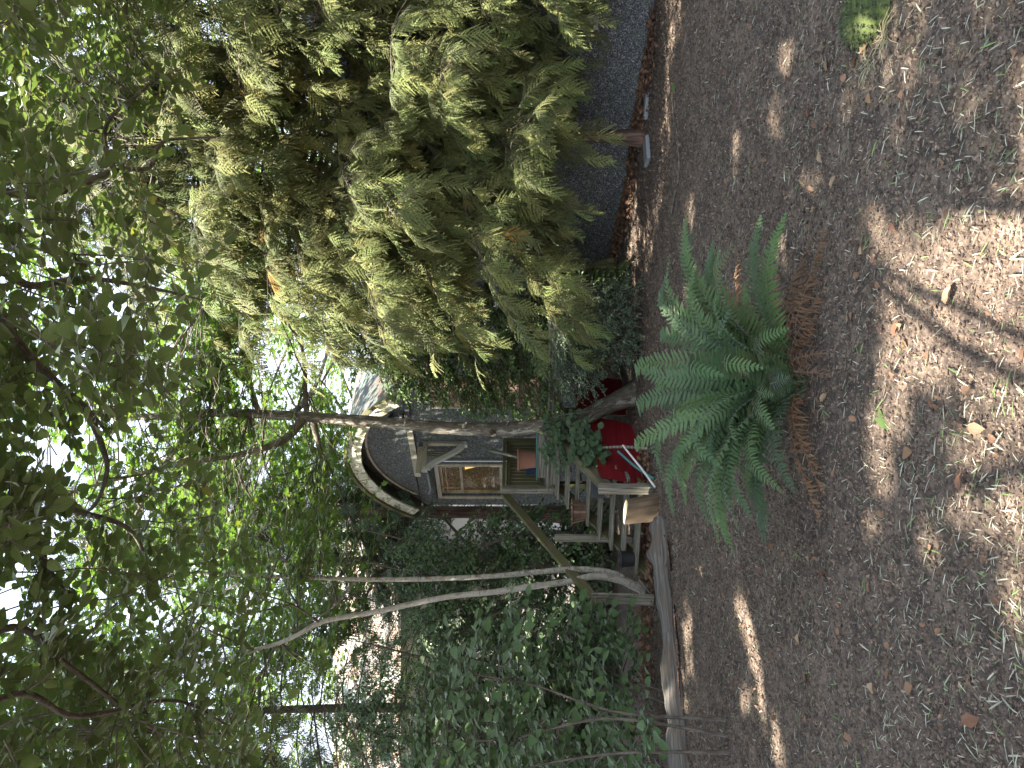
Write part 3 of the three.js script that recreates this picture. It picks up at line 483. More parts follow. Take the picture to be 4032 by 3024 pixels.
{ // red metal sheets along the right side of the stairs
  const sheet = (a, b, h, y, lean, bow, label, seed) => {
    const n = 26, m = 30, t = thing('red_metal_sheet', label, 'metal sheet', a.clone(), 'red ribbed metal sheets'), p = [], u = [], ix = [], dir = b.clone().sub(a), out = new THREE.Vector3().crossVectors(V(0, 1, 0), dir).normalize().negate();
    for (let j = 0; j <= m; j++) for (let i = 0; i <= n; i++) {
      const s = i / n, v = j / m, rib = Math.max(0, 1 - Math.abs(((v * 4.2 + 0.35) % 1) - 0.5) * 9) * 0.012 + Math.max(0, 1 - Math.abs(((v * 4.2 + 0.53) % 1) - 0.5) * 14) * 0.007;
      const q = dir.clone().multiplyScalar(s).addScaledVector(out, lean * (1 - v) + bow * Math.sin(s * 3.1) * (1 - v * 0.4) + rib + 0.006 * (fbm(s * 5, v * 5, 64, seed, 3) - 0.5)); q.y += y + h * v - 0.05 * s * (1 - v) * (seed % 3); p.push(q.x, q.y, q.z); u.push(s, v);
    }
    for (let j = 0; j < m; j++) for (let i = 0; i < n; i++) { const c = j * (n + 1) + i; ix.push(c, c + 1, c + n + 1, c + 1, c + n + 2, c + n + 1); }
    const g = new THREE.BufferGeometry(); g.setAttribute('position', new THREE.Float32BufferAttribute(p, 3)); g.setAttribute('uv', new THREE.Float32BufferAttribute(u, 2)); g.setIndex(ix); g.computeVertexNormals(); const mm = M.red.clone(); mm.side = THREE.DoubleSide; part('sheet', g, mm, t);
  };
  sheet(V(-1.08, 0, -8.95), V(-0.42, 0, -10.2), 0.56, 0.02, -0.14, -0.06, 'red ribbed metal sheet leaning against the side of the stairs', 4); sheet(V(-0.38, 0, -10.45), V(0.12, 0, -11.3), 0.68, 0.04, -0.06, -0.03, 'dark red metal sheet under the deck behind the maple trunk', 7);
}
{ // poles and sticks by the red sheet
  const stick = (pts, r0, r1, m, name, label, cat) => { const a = new Acc(); a.tube(curve(pts, 10), [r0, r1], 8, 0.1, 3); const o = pts[0].clone().setY(Math.min(...pts.map((p) => p.y))); const g = a.geo().translate(-o.x, -o.y, -o.z); solo(name, g, m, label, cat, o); };
  stick([V(-1.06, 0.012, -8.62), V(-0.95, 0.18, -8.9), V(-0.80, 0.34, -9.15)], 0.016, 0.016, M.teal, 'teal_pole', 'thin teal pole leaning against the red metal sheet', 'pole');
  stick([V(-0.76, -0.01, -9.02), V(-0.75, 0.26, -9.18), V(-0.77, 0.5, -9.32)], 0.022, 0.016, M.greyWood, 'wooden_stake', 'curved grey wooden stake standing against the red sheet', 'stake');
  stick([V(-1.15, 0.01, -8.55), V(-1.0, 0.1, -8.75), V(-0.72, 0.3, -9.05)], 0.014, 0.012, M.white, 'white_pipe', 'thin white pipe lying behind the teal pole', 'pipe');
  const a0 = hw(0.42, 1.15, 0.06), a1 = hw(-1.0, 0.12, 0.42); stick([a0, a0.clone().lerp(a1, 0.5), a1], 0.03, 0.03, M.slate, 'leaning_pole', 'dark pole leaning on the stucco wall behind the cedar trunk', 'pole');
  stick([V(1.7, 0, -7.75), V(1.85, 0, -7.62), V(2.02, 0, -7.38), V(2.2, 0, -7.42), V(2.45, 0, -7.47), V(2.6, 0, -7.62), V(2.8, 0, -7.66)].map((p) => p.setY(groundY(p.x, p.z) + 0.015)), 0.015, 0.008, M.twig, 'fallen_branch', 'thin grey branch lying on the soil before the cedar', 'branch');
}
{ // split chunk of firewood standing on end
  const p = V(-1.36, 0, -8.5); p.y = groundY(p.x, p.z) - 0.01; const t = thing('firewood_chunk', 'split log chunk standing on end before the stairs', 'log', p), n = 22, prof = [];
  for (let k = 0; k <= n; k++) { const a = -0.35 + (Math.PI + 0.7) * k / n; prof.push([Math.cos(a) * 0.145, Math.sin(a) * 0.125]); }
  const side = (y0, y1) => { const q = [], u = [], ix = []; for (let j = 0; j <= 8; j++) for (let k = 0; k <= n + 1; k++) { const [x, z] = prof[k % (n + 1)], v = j / 8, f = 1 + 0.16 * (1 - v) + 0.08 * (fbm(k * 0.6, v * 4, 64, 3, 3) - 0.5), y = y0 + (y1 - y0) * v + (v === 1 ? 0.02 * x / 0.145 : 0); q.push(x * f + 0.05 * v, y, z * f); u.push(y, k * 0.03); } const w = n + 2; for (let j = 0; j < 8; j++) for (let k = 0; k <= n; k++) { const a = j * w + k; ix.push(a, a + w, a + 1, a + 1, a + w, a + w + 1); } const g = new THREE.BufferGeometry(); g.setAttribute('position', new THREE.Float32BufferAttribute(q, 3)); g.setAttribute('uv', new THREE.Float32BufferAttribute(u, 2)); g.setIndex(ix); g.computeVertexNormals(); return g; };
  part('bark_side', side(0, 0.36), std({ map: T.logWood.map, bumpMap: T.logWood.bumpMap, bumpScale: 0.02, color: rgb(1.1, 0.85, 0.6), side: THREE.DoubleSide }), t);
  const q = [0.05, 0.365, 0.03], ix = []; for (let k = 0; k <= n; k++) { const [x, z] = prof[k], f = 1.0; q.push(x * f + 0.05, 0.362 + 0.02 * x / 0.145, z * f); } for (let k = 1; k <= n + 1; k++) ix.push(0, k % (n + 1) + 1, k); const cg = new THREE.BufferGeometry(); cg.setAttribute('position', new THREE.Float32BufferAttribute(q, 3)); cg.setIndex(ix); cg.computeVertexNormals(); metreUV(cg);
  part('cut_end', cg, std({ color: rgb(0.62, 0.52, 0.34), side: THREE.DoubleSide, roughness: 0.85 }), t); t.rotation.y = 2.6; t.rotation.z = -0.06;
}
{ // weathered log lying along the left of the yard, broken boards by the pale trunks, slabs by the cedar
  const a = V(-1.42, 0.03, -8.22), b = V(-4.3, 0.04, -6.75), t = thing('weathered_log', 'long weathered grey log lying on the soil before the stairs', 'log', a.clone().lerp(b, 0.5).setY(0));
  const g = new Acc(); g.tube(curve([a, V(-1.9, 0.035, -8.0), V(-2.8, 0.03, -7.5), b], 60), (k) => (0.10 + 0.016 * Math.sin(k * 9) + 0.01 * Math.sin(k * 31)) * (k > 0.02 ? 1 : 0.7), 18, 0.5, 11); const gg = g.geo(), gu = gg.attributes.uv; for (let i = 0; i < gu.count; i++) gu.setXY(i, gu.getY(i), gu.getX(i)); part('log_body', local(gg, t), M.logWood, t);
  const r = rngOf(9); for (let k = 0; k < 9; k++) { const f = r() * 0.5, p = a.clone().lerp(b, f).add(V((r() - 0.5) * 0.1, 0, 0.17 + 0.06 * r())); p.y = groundY(p.x, p.z) + 0.02; const d = b.clone().sub(a).normalize().add(jit(r, 0.12)).setY(0); part('bark_strip', local(board(p, p.clone().addScaledVector(d, 0.18 + 0.3 * r()), 0.05 + 0.04 * r(), 0.014, V(0, 0.3, 1)), t), M.redBark, t); }
  [[V(-2.28, 0.12, -8.98), V(-2.42, 0.0, -8.88), 'broken grey board scrap leaning at the pale trunk foot'], [V(-2.40, 0.12, -8.92), V(-2.56, 0.02, -8.80), 'broken grey board scrap lying left of the pale trunk foot']].forEach(([p, q, l]) => solo('board_scrap', board(p, q, 0.1, 0.02, V(0, 0, 1)).translate(-p.x, 0, -p.z), M.greyWood, l, 'board', V(p.x, 0, p.z), 'board scraps by the pale trunks'));
  const slab = (p, w, d, ry, l) => { const g2 = metreUV(plankGeo(w, 0.05, d, 0.012)), m = solo('stone_slab', g2, M.concrete, l, 'slab', p.setY(groundY(p.x, p.z) + 0.015), 'stone slabs at the cedar foot'); m.rotation.y = ry; };
  slab(V(2.72, 0, -9.0), 0.32, 0.2, 0.3, 'flat grey stone slab left of the cedar trunk foot'); slab(V(3.25, 0, -9.0), 0.3, 0.1, -0.5, 'narrow grey stone slab right of the cedar trunk foot');
}

/* ---------------------------------------------------------------- trees */
const inHouse = (p) => { const q = house.worldToLocal(p.clone()); return q.z < 0.12 && q.z > -6.4 && q.x > -7.8 && q.y < (q.x < -3 ? 5.0 : 3.3 + Math.max(0, Math.min(1.5, (0.5 - q.z) * 0.8))); };
const n3 = (p, k, s) => 0.5 * (fbm(p.x * k + 50, p.y * k + p.z * k * 0.6 + 50, 1024, s, 3) + fbm(p.z * k + 80, p.x * k * 0.7 - p.y * k + 80, 1024, s + 31, 3));
const MAPLE = leafMat(rgb(0.12, 0.225, 0.026), 0.56, 0.1), ALDER = leafMat(rgb(0.145, 0.215, 0.050), 0.54, 0.15, T.veinOval), CEDAR = leafMat(rgb(0.125, 0.150, 0.046), 0.22, 0.0), DARKCON = leafMat(rgb(0.035, 0.070, 0.028), 0.15, 0.05),
  IVY = leafMat(rgb(0.058, 0.118, 0.028), 0.28, 0.6, null, 0.26), LAUREL = leafMat(rgb(0.092, 0.175, 0.032), 0.3, 0.7, null, 0.24), GREYGREEN = leafMat(rgb(0.135, 0.20, 0.125), 0.3, 0.2), VINE = leafMat(rgb(0.060, 0.115, 0.045), 0.32, 0.1), HAZEL = leafMat(rgb(0.095, 0.185, 0.050), 0.42, 0.3, T.veinOval), FERN = leafMat(rgb(0.06, 0.12, 0.04), 0.22, 0.5), DEADFERN = leafMat(rgb(0.20, 0.095, 0.035), 0.2, 0);

{ // the maple before the porch
  const t = thing('maple_tree', 'tall maple with a leaning lichen-spotted trunk before the porch', 'tree', V(-0.2, 0, -10.1)), D = 10.1, r = rngOf(101);
  const trunk = [at(2530, 1545, D), at(2480, 1560, D), at(2400, 1592, D), at(2300, 1645, D), at(2180, 1668, D), at(2000, 1690, D), at(1800, 1688, D), at(1600, 1672, D), at(1400, 1655, D), at(1200, 1640, D), at(1000, 1630, D), at(860, 1625, D), at(700, 1638, D), at(450, 1640, D + 0.2), at(100, 1600, D + 0.3), at(-400, 1560, D + 0.4)];
  const tg = new Acc(); tg.tube(curve(trunk, 120), (k) => 0.035 + 0.085 * Math.pow(1 - k, 1.1) + 0.10 * Math.exp(-k * 16), 20, 0.13, 5); part('trunk', local(tg.geo(), t), M.maple, t);
  // healed branch stubs with pale cut faces
  for (const [px, py, s] of [[1833, 1666, 0.022], [1942, 1712, 0.038], [1600, 1640, 0.014], [2000, 1660, 0.012]]) { const c = at(px, py, D - 0.13), a = new Acc(); a.tube([at(px - 12, 1690, D), c], [s * 1.5, s], 10); part('branch_stub', local(a.geo(), t), M.maple, t); const f = new THREE.CircleGeometry(s * 0.95, 14); f.lookAt(V(c.x * -0.1 - c.x + 0.2, 0.2, 1)); f.translate(c.x, c.y, c.z + 0.006); part('cut_face', local(f, t), std({ color: rgb(0.62, 0.48, 0.33), side: THREE.DoubleSide }), t); }
  const limbs = [[[1195, 1650, D], [1120, 1730, 9.9], [950, 1790, 9.7], [700, 1830, 9.4], [450, 1890, 9.1], [200, 1960, 8.8]], [[1206, 1640, D], [1203, 1560, 10.2], [1200, 1452, 10.5], [1182, 1350, 10.9], [1115, 1259, 11.3], [1025, 1199, 11.6], [900, 1050, 12]], [[1019, 1630, D], [977, 1470, 10.4], [977, 1301, 10.9], [995, 1060, 11.4]], [[904, 1628, D], [844, 1561, 10.3], [772, 1543, 10.5], [600, 1480, 11], [350, 1380, 11.5]],
    [[1230, 1650, D], [1260, 1800, 11], [1200, 1950, 12.5], [1080, 2150, 13.5]], [[1000, 1630, D], [950, 1700, 11.5], [850, 1800, 13], [700, 2000, 14.5]], [[800, 1630, D], [600, 1900, 10.5], [450, 2250, 11], [400, 2500, 11.5]], [[860, 1630, D], [900, 1500, 12], [800, 1300, 14], [650, 1000, 15.5]], [[400, 1640, D], [200, 1300, 11], [100, 900, 12]], [[1150, 1640, D], [1250, 1500, 12.5], [1300, 1300, 14.5], [1280, 1000, 16]]].map((l) => l.map((a) => at(...a)));
  limbs.forEach((l, k) => part('limb', local(limbGeo(l, k === 0 ? 0.062 : k < 4 ? 0.04 : 0.05, 0.014, 30, 8, 0.15), t), M.maple, t));
  const pool = limbs.flatMap((l) => curve(l, 14).slice(3)).concat(curve(trunk, 40).slice(26)), stems = new Acc(), lv = new Leaves();
  for (let k = 0; k < 560; k++) {
    const from = pool[Math.floor(r() * pool.length)], a = r() * 6.283, d = 0.5 + 1.1 * r(), c = from.clone().add(V(Math.cos(a) * d, (r() - 0.55) * 1.1, Math.sin(a) * d));
    if (c.y < 3.3 || inHouse(c) || n3(c, 0.5, 41) < 0.42 || c.z > -7.6) continue;
    cluster(lv, stems, r, from, c, { twigs: 7, len: 0.42, leaves: 6, size: 0.115, tilt: 0.4, hang: 0.25, lift: 0.5, yellow: 0.12, keep: (p) => !inHouse(p) });
  }
  part('twigs', local(stems.geo(), t), M.twig, t).userData.kind = 'stuff';
  dress(t, mapleLeaf, MAPLE, lv, 'leaf', 'crown', 300);
}
{ // twin pale stems beside the stairs
  const t = thing('pale_twin_tree', 'slender twin-stemmed tree with pale bark left of the stairs', 'tree', V(-2.42, 0, -9.22)), r = rngOf(131), D = 9.2;
  const A = [[2545, 2318, D], [2490, 2300, D], [2427, 2262, D + 0.05], [2312, 2242, D + 0.05], [2221, 2243, D + 0.05], [2058, 2258, D + 0.1], [1950, 2268, D + 0.1], [1641, 2281, D + 0.1], [1400, 2281, D + 0.1], [1200, 2273, D + 0.1], [984, 2266, D + 0.2], [700, 2255, D + 0.3], [350, 2240, D + 0.5]].map((a) => at(...a));
  const B = [[2552, 2330, D], [2492, 2306, D - 0.06], [2438, 2284, D - 0.08], [2340, 2269, D - 0.1], [2239, 2290, D - 0.1], [2095, 2309, D - 0.1], [1950, 2330, D - 0.1], [1750, 2352, D - 0.1], [1495, 2406, D - 0.1], [1258, 2452, D - 0.1], [1180, 2495, D - 0.1], [1094, 2534, D], [1000, 2560, D], [911, 2589, D], [700, 2620, D + 0.2], [450, 2650, D + 0.4]].map((a) => at(...a));
  for (const [s, r0] of [[A, 0.043], [B, 0.046]]) { const g = new Acc(); g.tube(curve(s, 90), (k) => r0 * (1 - 0.62 * k) + 0.03 * Math.exp(-k * 30), 14, 0.09, 8); part('stem', local(g.geo(), t), M.pale, t); }
  const limbs = [[A[9], at(1050, 2150, 9.8), at(850, 2050, 10.4)], [A[8], at(1300, 2400, 10), at(1100, 2500, 10.8)], [A[10], at(800, 2380, 10), at(650, 2450, 10.6)], [B[9], at(1150, 2380, 8.8), at(1000, 2330, 8.5)], [B[11], at(1000, 2700, 9.3), at(900, 2800, 9.6)], [B[12], at(820, 2480, 8.6), at(700, 2420, 8.2)]];
  limbs.forEach((l) => part('limb', local(limbGeo(l, 0.018, 0.007, 12, 6, 0.1), t), M.twig, t));
  const pool = limbs.flatMap((l) => curve(l, 8).slice(2)).concat(curve(A, 40).slice(29), curve(B, 40).slice(27)), stems = new Acc(), lv = new Leaves();
  for (let k = 0; k < 150; k++) { const from = pool[Math.floor(r() * pool.length)], a = r() * 6.283, d = 0.3 + 0.8 * r(), c = from.clone().add(V(Math.cos(a) * d, (r() - 0.6) * 0.9, Math.sin(a) * d)); if (c.y < 3.5 || n3(c, 0.7, 47) < 0.42) continue; cluster(lv, stems, r, from, c, { twigs: 7, len: 0.36, leaves: 6, size: 0.10, tilt: 0.4, hang: 0.25, lift: 0.5, yellow: 0.1 }); }
  part('twigs', local(stems.geo(), t), M.twig, t).userData.kind = 'stuff'; dress(t, mapleLeaf, MAPLE, lv, 'leaf', 'crown', 300);
}
/* the trees overhead: their trunks stand behind the camera, their boughs reach forward over the yard */
const alderBase = (x) => { const s = x / 5.5, k = [[-0.8, 0.30], [-0.4, 0.32], [-0.3, 0.345], [-0.16, 0.36], [-0.1, 0.42], [0, 0.395], [0.15, 0.385], [0.22, 0.43], [0.4, 0.455], [0.8, 0.46]]; let i = 0; while (i < k.length - 2 && s > k[i + 1][0]) i++; const f = Math.min(1, Math.max(0, (s - k[i][0]) / (k[i + 1][0] - k[i][0]))); return 1.6 + 5.5 * (k[i][1] + (k[i + 1][1] - k[i][1]) * f); };
function overhead(label, trunkAt, top, limbs, x0, x1, boxes, seed) {
  const t = thing('alder_tree', label, 'tree', trunkAt, 'trees whose boughs hang over the yard'), r = rngOf(seed);
  part('trunk', local(limbGeo([trunkAt.clone().add(V(0, -0.1, 0)), trunkAt.clone().add(V(0.05, 3, 0)), trunkAt.clone().add(V(-0.05, 6, 0)), top], 0.17, 0.05, 30, 14, 0.12, 0.5), t), M.maple, t);
  limbs.forEach(([l, r0]) => part('limb', local(limbGeo(l, r0, 0.01, 40, 8, 0.16), t), M.twig, t));
  const pool = limbs.flatMap(([l]) => curve(l, 18).slice(3)), stems = new Acc(), lv = new Leaves();
  for (const [count, bx, by, bz, under, size, gate] of boxes) for (let k = 0; k < count; k++) {
    const c = V(bx[0] + (bx[1] - bx[0]) * r(), 0, bz[0] + (bz[1] - bz[0]) * r()); const low = under ? alderBase(c.x) + 0.3 * (-c.z - 5.5) : by[0]; c.y = low + (by[1] - by[0]) * Math.pow(r(), 0.8);
    if (n3(c, 0.75, seed) < gate) continue;
    const from = nearest(pool, c), reach = from.distanceTo(c), f = reach > 0.8 ? c.clone().lerp(from, 0.8 / reach) : from;
    cluster(lv, stems, r, f, c, { branch: 0.006, stem: 0.003, twigs: 7, len: 0.34, leaves: 6, size, tilt: 0.5, hang: 0.2, lift: 0.8, yellow: 0.04, keep: under ? (p) => p.y > low - 0.25 : null });
  }
  part('twigs', local(stems.geo(), t), M.twig, t).userData.kind = 'stuff'; dress(t, ovalLeaf, ALDER, lv, 'leaf', 'crown', 300);
}
overhead('alder whose dark boughs hang over the right of the yard', V(1.9, 0, 1.9), V(1.7, 9, 1.6), [
  [[V(1.8, 5.8, 1.8), V(1.6, 6.0, -2), at(30, 760, 5.6), at(250, 750, 6), at(470, 670, 6.4), at(590, 660, 6.6), at(620, 590, 6.7)], 0.06], [[at(450, 670, 6.3), at(410, 560, 6.3), at(430, 470, 6.2), at(520, 390, 6.2), at(620, 310, 6.2)], 0.028],
  [[V(1.8, 6.2, 1.8), V(1.2, 6.1, -2), at(0, 1066, 5.4), at(120, 1124, 5.7), at(338, 1096, 6.1), at(591, 1133, 6.5), at(796, 1181, 6.8)], 0.055], [at(590, 600, 6.5), at(620, 560, 6.6), at(690, 540, 6.7), at(840, 520, 6.9)].length ? [[at(590, 655, 6.6), at(640, 560, 6.7), at(760, 545, 6.9), at(850, 540, 7)], 0.02] : null,
  [[V(1.8, 6.8, 1.8), V(3.2, 6.5, -2), V(4.2, 6, -5)], 0.05], [[V(1.8, 7, 1.8), V(-0.5, 7.5, 0), V(-2.5, 7.4, -1.5)], 0.05]],
  0, 5, [[720, [-0.2, 4.6], [0, 2.7], [-7.8, -2.9], true, 0.088, 0.43], [50, [-2, 4.5], [5.5, 8], [-2.8, 1], false, 0.11, 0.38]], 211);
overhead('alder whose dark boughs hang over the left of the yard', V(-3.4, 0, 2.4), V(-3.2, 9.5, 2), [
  [[V(-3.2, 6.2, 2.2), V(-1.5, 6.6, -2), at(0, 1241, 5.2), at(60, 1332, 5.3), at(199, 1482, 5.6), at(338, 1603, 5.9), at(446, 1736, 6.2)], 0.06], [[at(340, 1605, 5.9), at(400, 1750, 6), at(422, 1850, 6.1), at(362, 2000, 6.2), at(296, 2030, 6.2)], 0.03],
  [[V(-3.2, 6.0, 2.2), V(-2, 6, -2), at(0, 1880, 5), at(100, 1930, 5.2), at(220, 1970, 5.4), at(300, 2010, 5.6), at(494, 2074, 6), at(555, 2154, 6.2), at(574, 2290, 6.4)], 0.05], [[V(-3.3, 5.6, 2.2), V(-2.6, 5.5, -2), at(0, 2160, 4.6), at(117, 2105, 4.8), at(185, 2228, 5), at(290, 2370, 5.4)], 0.035],
  [[V(-3.3, 5.2, 2.2), V(-3, 5, -1.5), at(0, 2480, 4.2), at(250, 2610, 4.7), at(500, 2800, 5.4), at(650, 2900, 6)], 0.035], [[V(-3.3, 5, 2.2), V(-2.9, 4.8, -1), at(0, 2750, 4), at(300, 2820, 4.6), at(700, 2760, 5.5), at(900, 2860, 6)], 0.03], [[V(-3.3, 6.5, 2.2), V(-6, 7, 0), V(-8, 6.8, -3), V(-9, 6.5, -6)], 0.06], [[V(-3.3, 7, 2.2), V(-5.5, 8, -3), V(-6, 8.5, -7)], 0.06]],
  -6, 0, [[640, [-4.9, 0.2], [0, 2.6], [-7.9, -2.7], true, 0.09, 0.43], [110, [-9.5, -1], [5.5, 8.5], [-2.8, 2], false, 0.12, 0.38], [110, [-10, -4.6], [5.5, 8.5], [-8.5, -2.5], false, 0.12, 0.38]], 223);

function cedarTree(label, base, o) {
  const t = thing('cedar_tree', label, 'tree', base, 'golden green cedars'), r = rngOf(o.seed), trunkPts = [base.clone().add(V(0, -0.1, 0)), base.clone().add(V(0.03, 1, 0.02)), base.clone().add(V(-0.02, 3, 0)), base.clone().add(V(0.05, 6, 0)), base.clone().add(V(0, 9, 0))];
  part('trunk', local(limbGeo(trunkPts, o.r, 0.02, 40, 16, 0.14, 0.35), t), M.redBark, t);
  const stems = new Acc(), lv = new Leaves();
  for (let k = 0; k < o.branches; k++) {
    const f = (k + r()) / o.branches, y0 = o.y0 + (o.y1 - o.y0) * Math.pow(f, 1.1), az = o.az[0] + (o.az[1] - o.az[0]) * ((k * 0.618 + 0.3 * r()) % 1), reach = Math.min(o.reach(az, y0) * (0.45 + 0.65 * r()), Math.cos(az) < -0.2 ? (o.span ?? 9) / -Math.cos(az) : 9), dir = V(Math.cos(az), 0, Math.sin(az)), sag = 0.3 + 0.35 * r();
    const pts = []; for (let j = 0; j <= 9; j++) { const s = j / 9; pts.push(V(base.x, y0, base.z).addScaledVector(dir, reach * s).add(V((r() - 0.5) * 0.1, reach * (0.22 * s - sag * s * s + 0.12 * s * s * s), (r() - 0.5) * 0.1))); }
    const g = new Acc(); g.tube(pts, (s) => 0.02 * (1 - s) * Math.sqrt(reach / 2) + 0.003, 6, 0.1, 3); part('bough', local(g.geo(), t), M.twig, t);
    const side = new THREE.Vector3().crossVectors(V(0, 1, 0), dir), nb = Math.round(reach * 11);
    for (let j = 0; j < nb; j++) {
      const s = 0.12 + 0.88 * (j + r()) / nb, i = Math.min(8, Math.floor(s * 9)), p = pts[i].clone().lerp(pts[i + 1], s * 9 - i), sg = j % 2 ? 1 : -1, bl = (0.62 * (1 - s) + 0.2) * (0.4 + 1.0 * r());
      const bd = dir.clone().multiplyScalar(0.3 + 0.7 * r()).addScaledVector(side, sg * (0.3 + 0.8 * r())).add(V(0, 0.15 - 0.8 * r(), 0)).normalize(), e = p.clone().addScaledVector(bd, bl).add(V(0, -0.25 * bl, 0)), mid = p.clone().lerp(e, 0.5).add(V(0, 0.06 * bl, 0));
      stems.tube([p, mid, e], [0.005, 0.0015], 3);
      const ns = Math.max(2, Math.round(bl * 10));
      for (let q = 0; q < ns; q++) {
        const u = (q + 0.7) / ns, c = u < 0.5 ? p.clone().lerp(mid, u * 2) : mid.clone().lerp(e, u * 2 - 1), sp = q % 2 ? 1 : -1, perp = new THREE.Vector3().crossVectors(V(0, 1, 0), bd).normalize();
        if (inHouse(c)) continue;
        const d = bd.clone().multiplyScalar(0.55).addScaledVector(perp, q === ns - 1 ? 0 : sp * 0.6).add(V(0, -0.3 - 0.7 * r(), 0)).add(jit(r, 0.4)); d.x -= o.sweep ?? 0.2;
        const up = V(0, 0.8, 0.3).addScaledVector(bd, 0.5).add(jit(r, 0.7)), br = r() < 0.005, k2 = 0.55 + 0.95 * r();
        lv.add(c, d, up, 0.20 + 0.2 * r(), br ? rgb(1.9, 0.9, 0.5) : rgb(k2 * (0.85 + 0.4 * r()), k2, k2 * 0.9), Math.floor(r() * 3));
      }
    }
  }
  part('twigs', local(stems.geo(), t), M.twig, t).userData.kind = 'stuff'; dress(t, sprays, CEDAR, lv, 'spray', 'foliage', 300);
}
cedarTree('golden green cedar with drooping sprays before the stucco wall', V(2.95, 0, -9.26), { seed: 301, r: 0.095, y0: 1.35, y1: 7.4, branches: 135, span: 2.6, az: [-0.35, Math.PI + 0.32], sweep: 0.28,
  reach: (az, y) => { const left = Math.max(0, -Math.cos(az)), fwd = Math.max(0, Math.sin(az)); const k = y < 4.6 ? 1 : Math.max(0.3, 1 - (y - 4.6) * 0.2); return k * (1.7 + 1.8 * left * left + 0.3 * fwd) * (y < 2 ? 0.8 : 1); } });
cedarTree('golden green cedar at the right edge of the picture', V(5.3, 0, -8.1), { seed: 317, r: 0.11, y0: 0.95, y1: 7.5, branches: 85, az: [Math.PI * 0.45, Math.PI + 0.5], sweep: 0.1, reach: (az, y) => (y < 5 ? 1.9 : Math.max(0.5, 1.9 - (y - 5) * 0.4)) });

function conifer(name, label, base, h, y0, reach, n, seed, mat, trunkMat, r0, scale, group) {
  const t = thing(name, label, 'tree', base, group), r = rngOf(seed); part('trunk', local(limbGeo([base.clone().add(V(0, -0.1, 0)), base.clone().add(V(0.06, h * 0.4, 0)), base.clone().add(V(-0.04, h * 0.75, 0.03)), base.clone().add(V(0, h, 0))], r0, 0.02, 30, 12, 0.16, 0.3), t), trunkMat, t);
  const stems = new Acc(), lv = new Leaves();
  for (let k = 0; k < n; k++) {
    const f = k / n, y = y0 + (h - y0) * f, az = k * 2.4 + r(), L = reach * (0.35 + 0.65 * (1 - f)) * (0.6 + 0.5 * r()), dir = V(Math.cos(az), 0, Math.sin(az)), pts = []; for (let j = 0; j <= 5; j++) { const s = j / 5; pts.push(V(base.x, y, base.z).addScaledVector(dir, L * s).add(V(0, L * (0.12 * s - 0.4 * s * s), 0))); } stems.tube(pts, [0.02, 0.005], 4);
    const m = Math.round(L * 11 / scale); for (let j = 0; j < m; j++) { const s = 0.12 + 0.88 * Math.sqrt(r()), i = Math.min(4, Math.floor(s * 5)), p = pts[i].clone().lerp(pts[i + 1], s * 5 - i), sd = new THREE.Vector3().crossVectors(V(0, 1, 0), dir).multiplyScalar(j % 2 ? 1 : -1), off = r() * 0.5 * L * (1 - s * 0.6); p.addScaledVector(sd, off); p.y -= off * 0.25; if (inHouse(p)) continue; lv.add(p, dir.clone().multiplyScalar(0.8).addScaledVector(sd, 0.7).add(V(0, -0.3 - 0.4 * r(), 0)).add(jit(r, 0.25)), V(0, 1, 0).add(jit(r, 0.4)), scale * (0.3 + 0.25 * r()), tint(r, 0.5, 0.03)); }
  }
  part('twigs', local(stems.geo(), t), M.twig, t).userData.kind = 'stuff'; dress(t, hemSpray, mat, lv, 'spray', 'foliage', 0);
}
conifer('red_bark_cypress', 'dark cypress with stringy red bark beside the house window', V(-3.0, 0, -17.7), 9.5, 3.6, 2.1, 110, 401, DARKCON, M.redBark, 0.2, 0.9);
conifer('hemlock_tree', 'feathery conifer standing far behind the pale twin tree', V(-7.2, 0, -17), 12, 2.6, 3.2, 90, 409, leafMat(rgb(0.07, 0.11, 0.035), 0.25, 0.05), M.twig, 0.16, 1.3, 'conifers far behind');
conifer('hemlock_tree', 'feathery conifer at the far left behind the ivy hedge', V(-9.6, 0, -15.5), 13, 2.2, 3.4, 90, 419, leafMat(rgb(0.06, 0.10, 0.04), 0.25, 0.05), M.twig, 0.17, 1.3, 'conifers far behind');
conifer('hemlock_tree', 'dark conifer between the maple and the twin stems far behind', V(-4.2, 0, -21), 15, 2.5, 3.6, 80, 431, DARKCON, M.twig, 0.2, 1.5, 'conifers far behind');

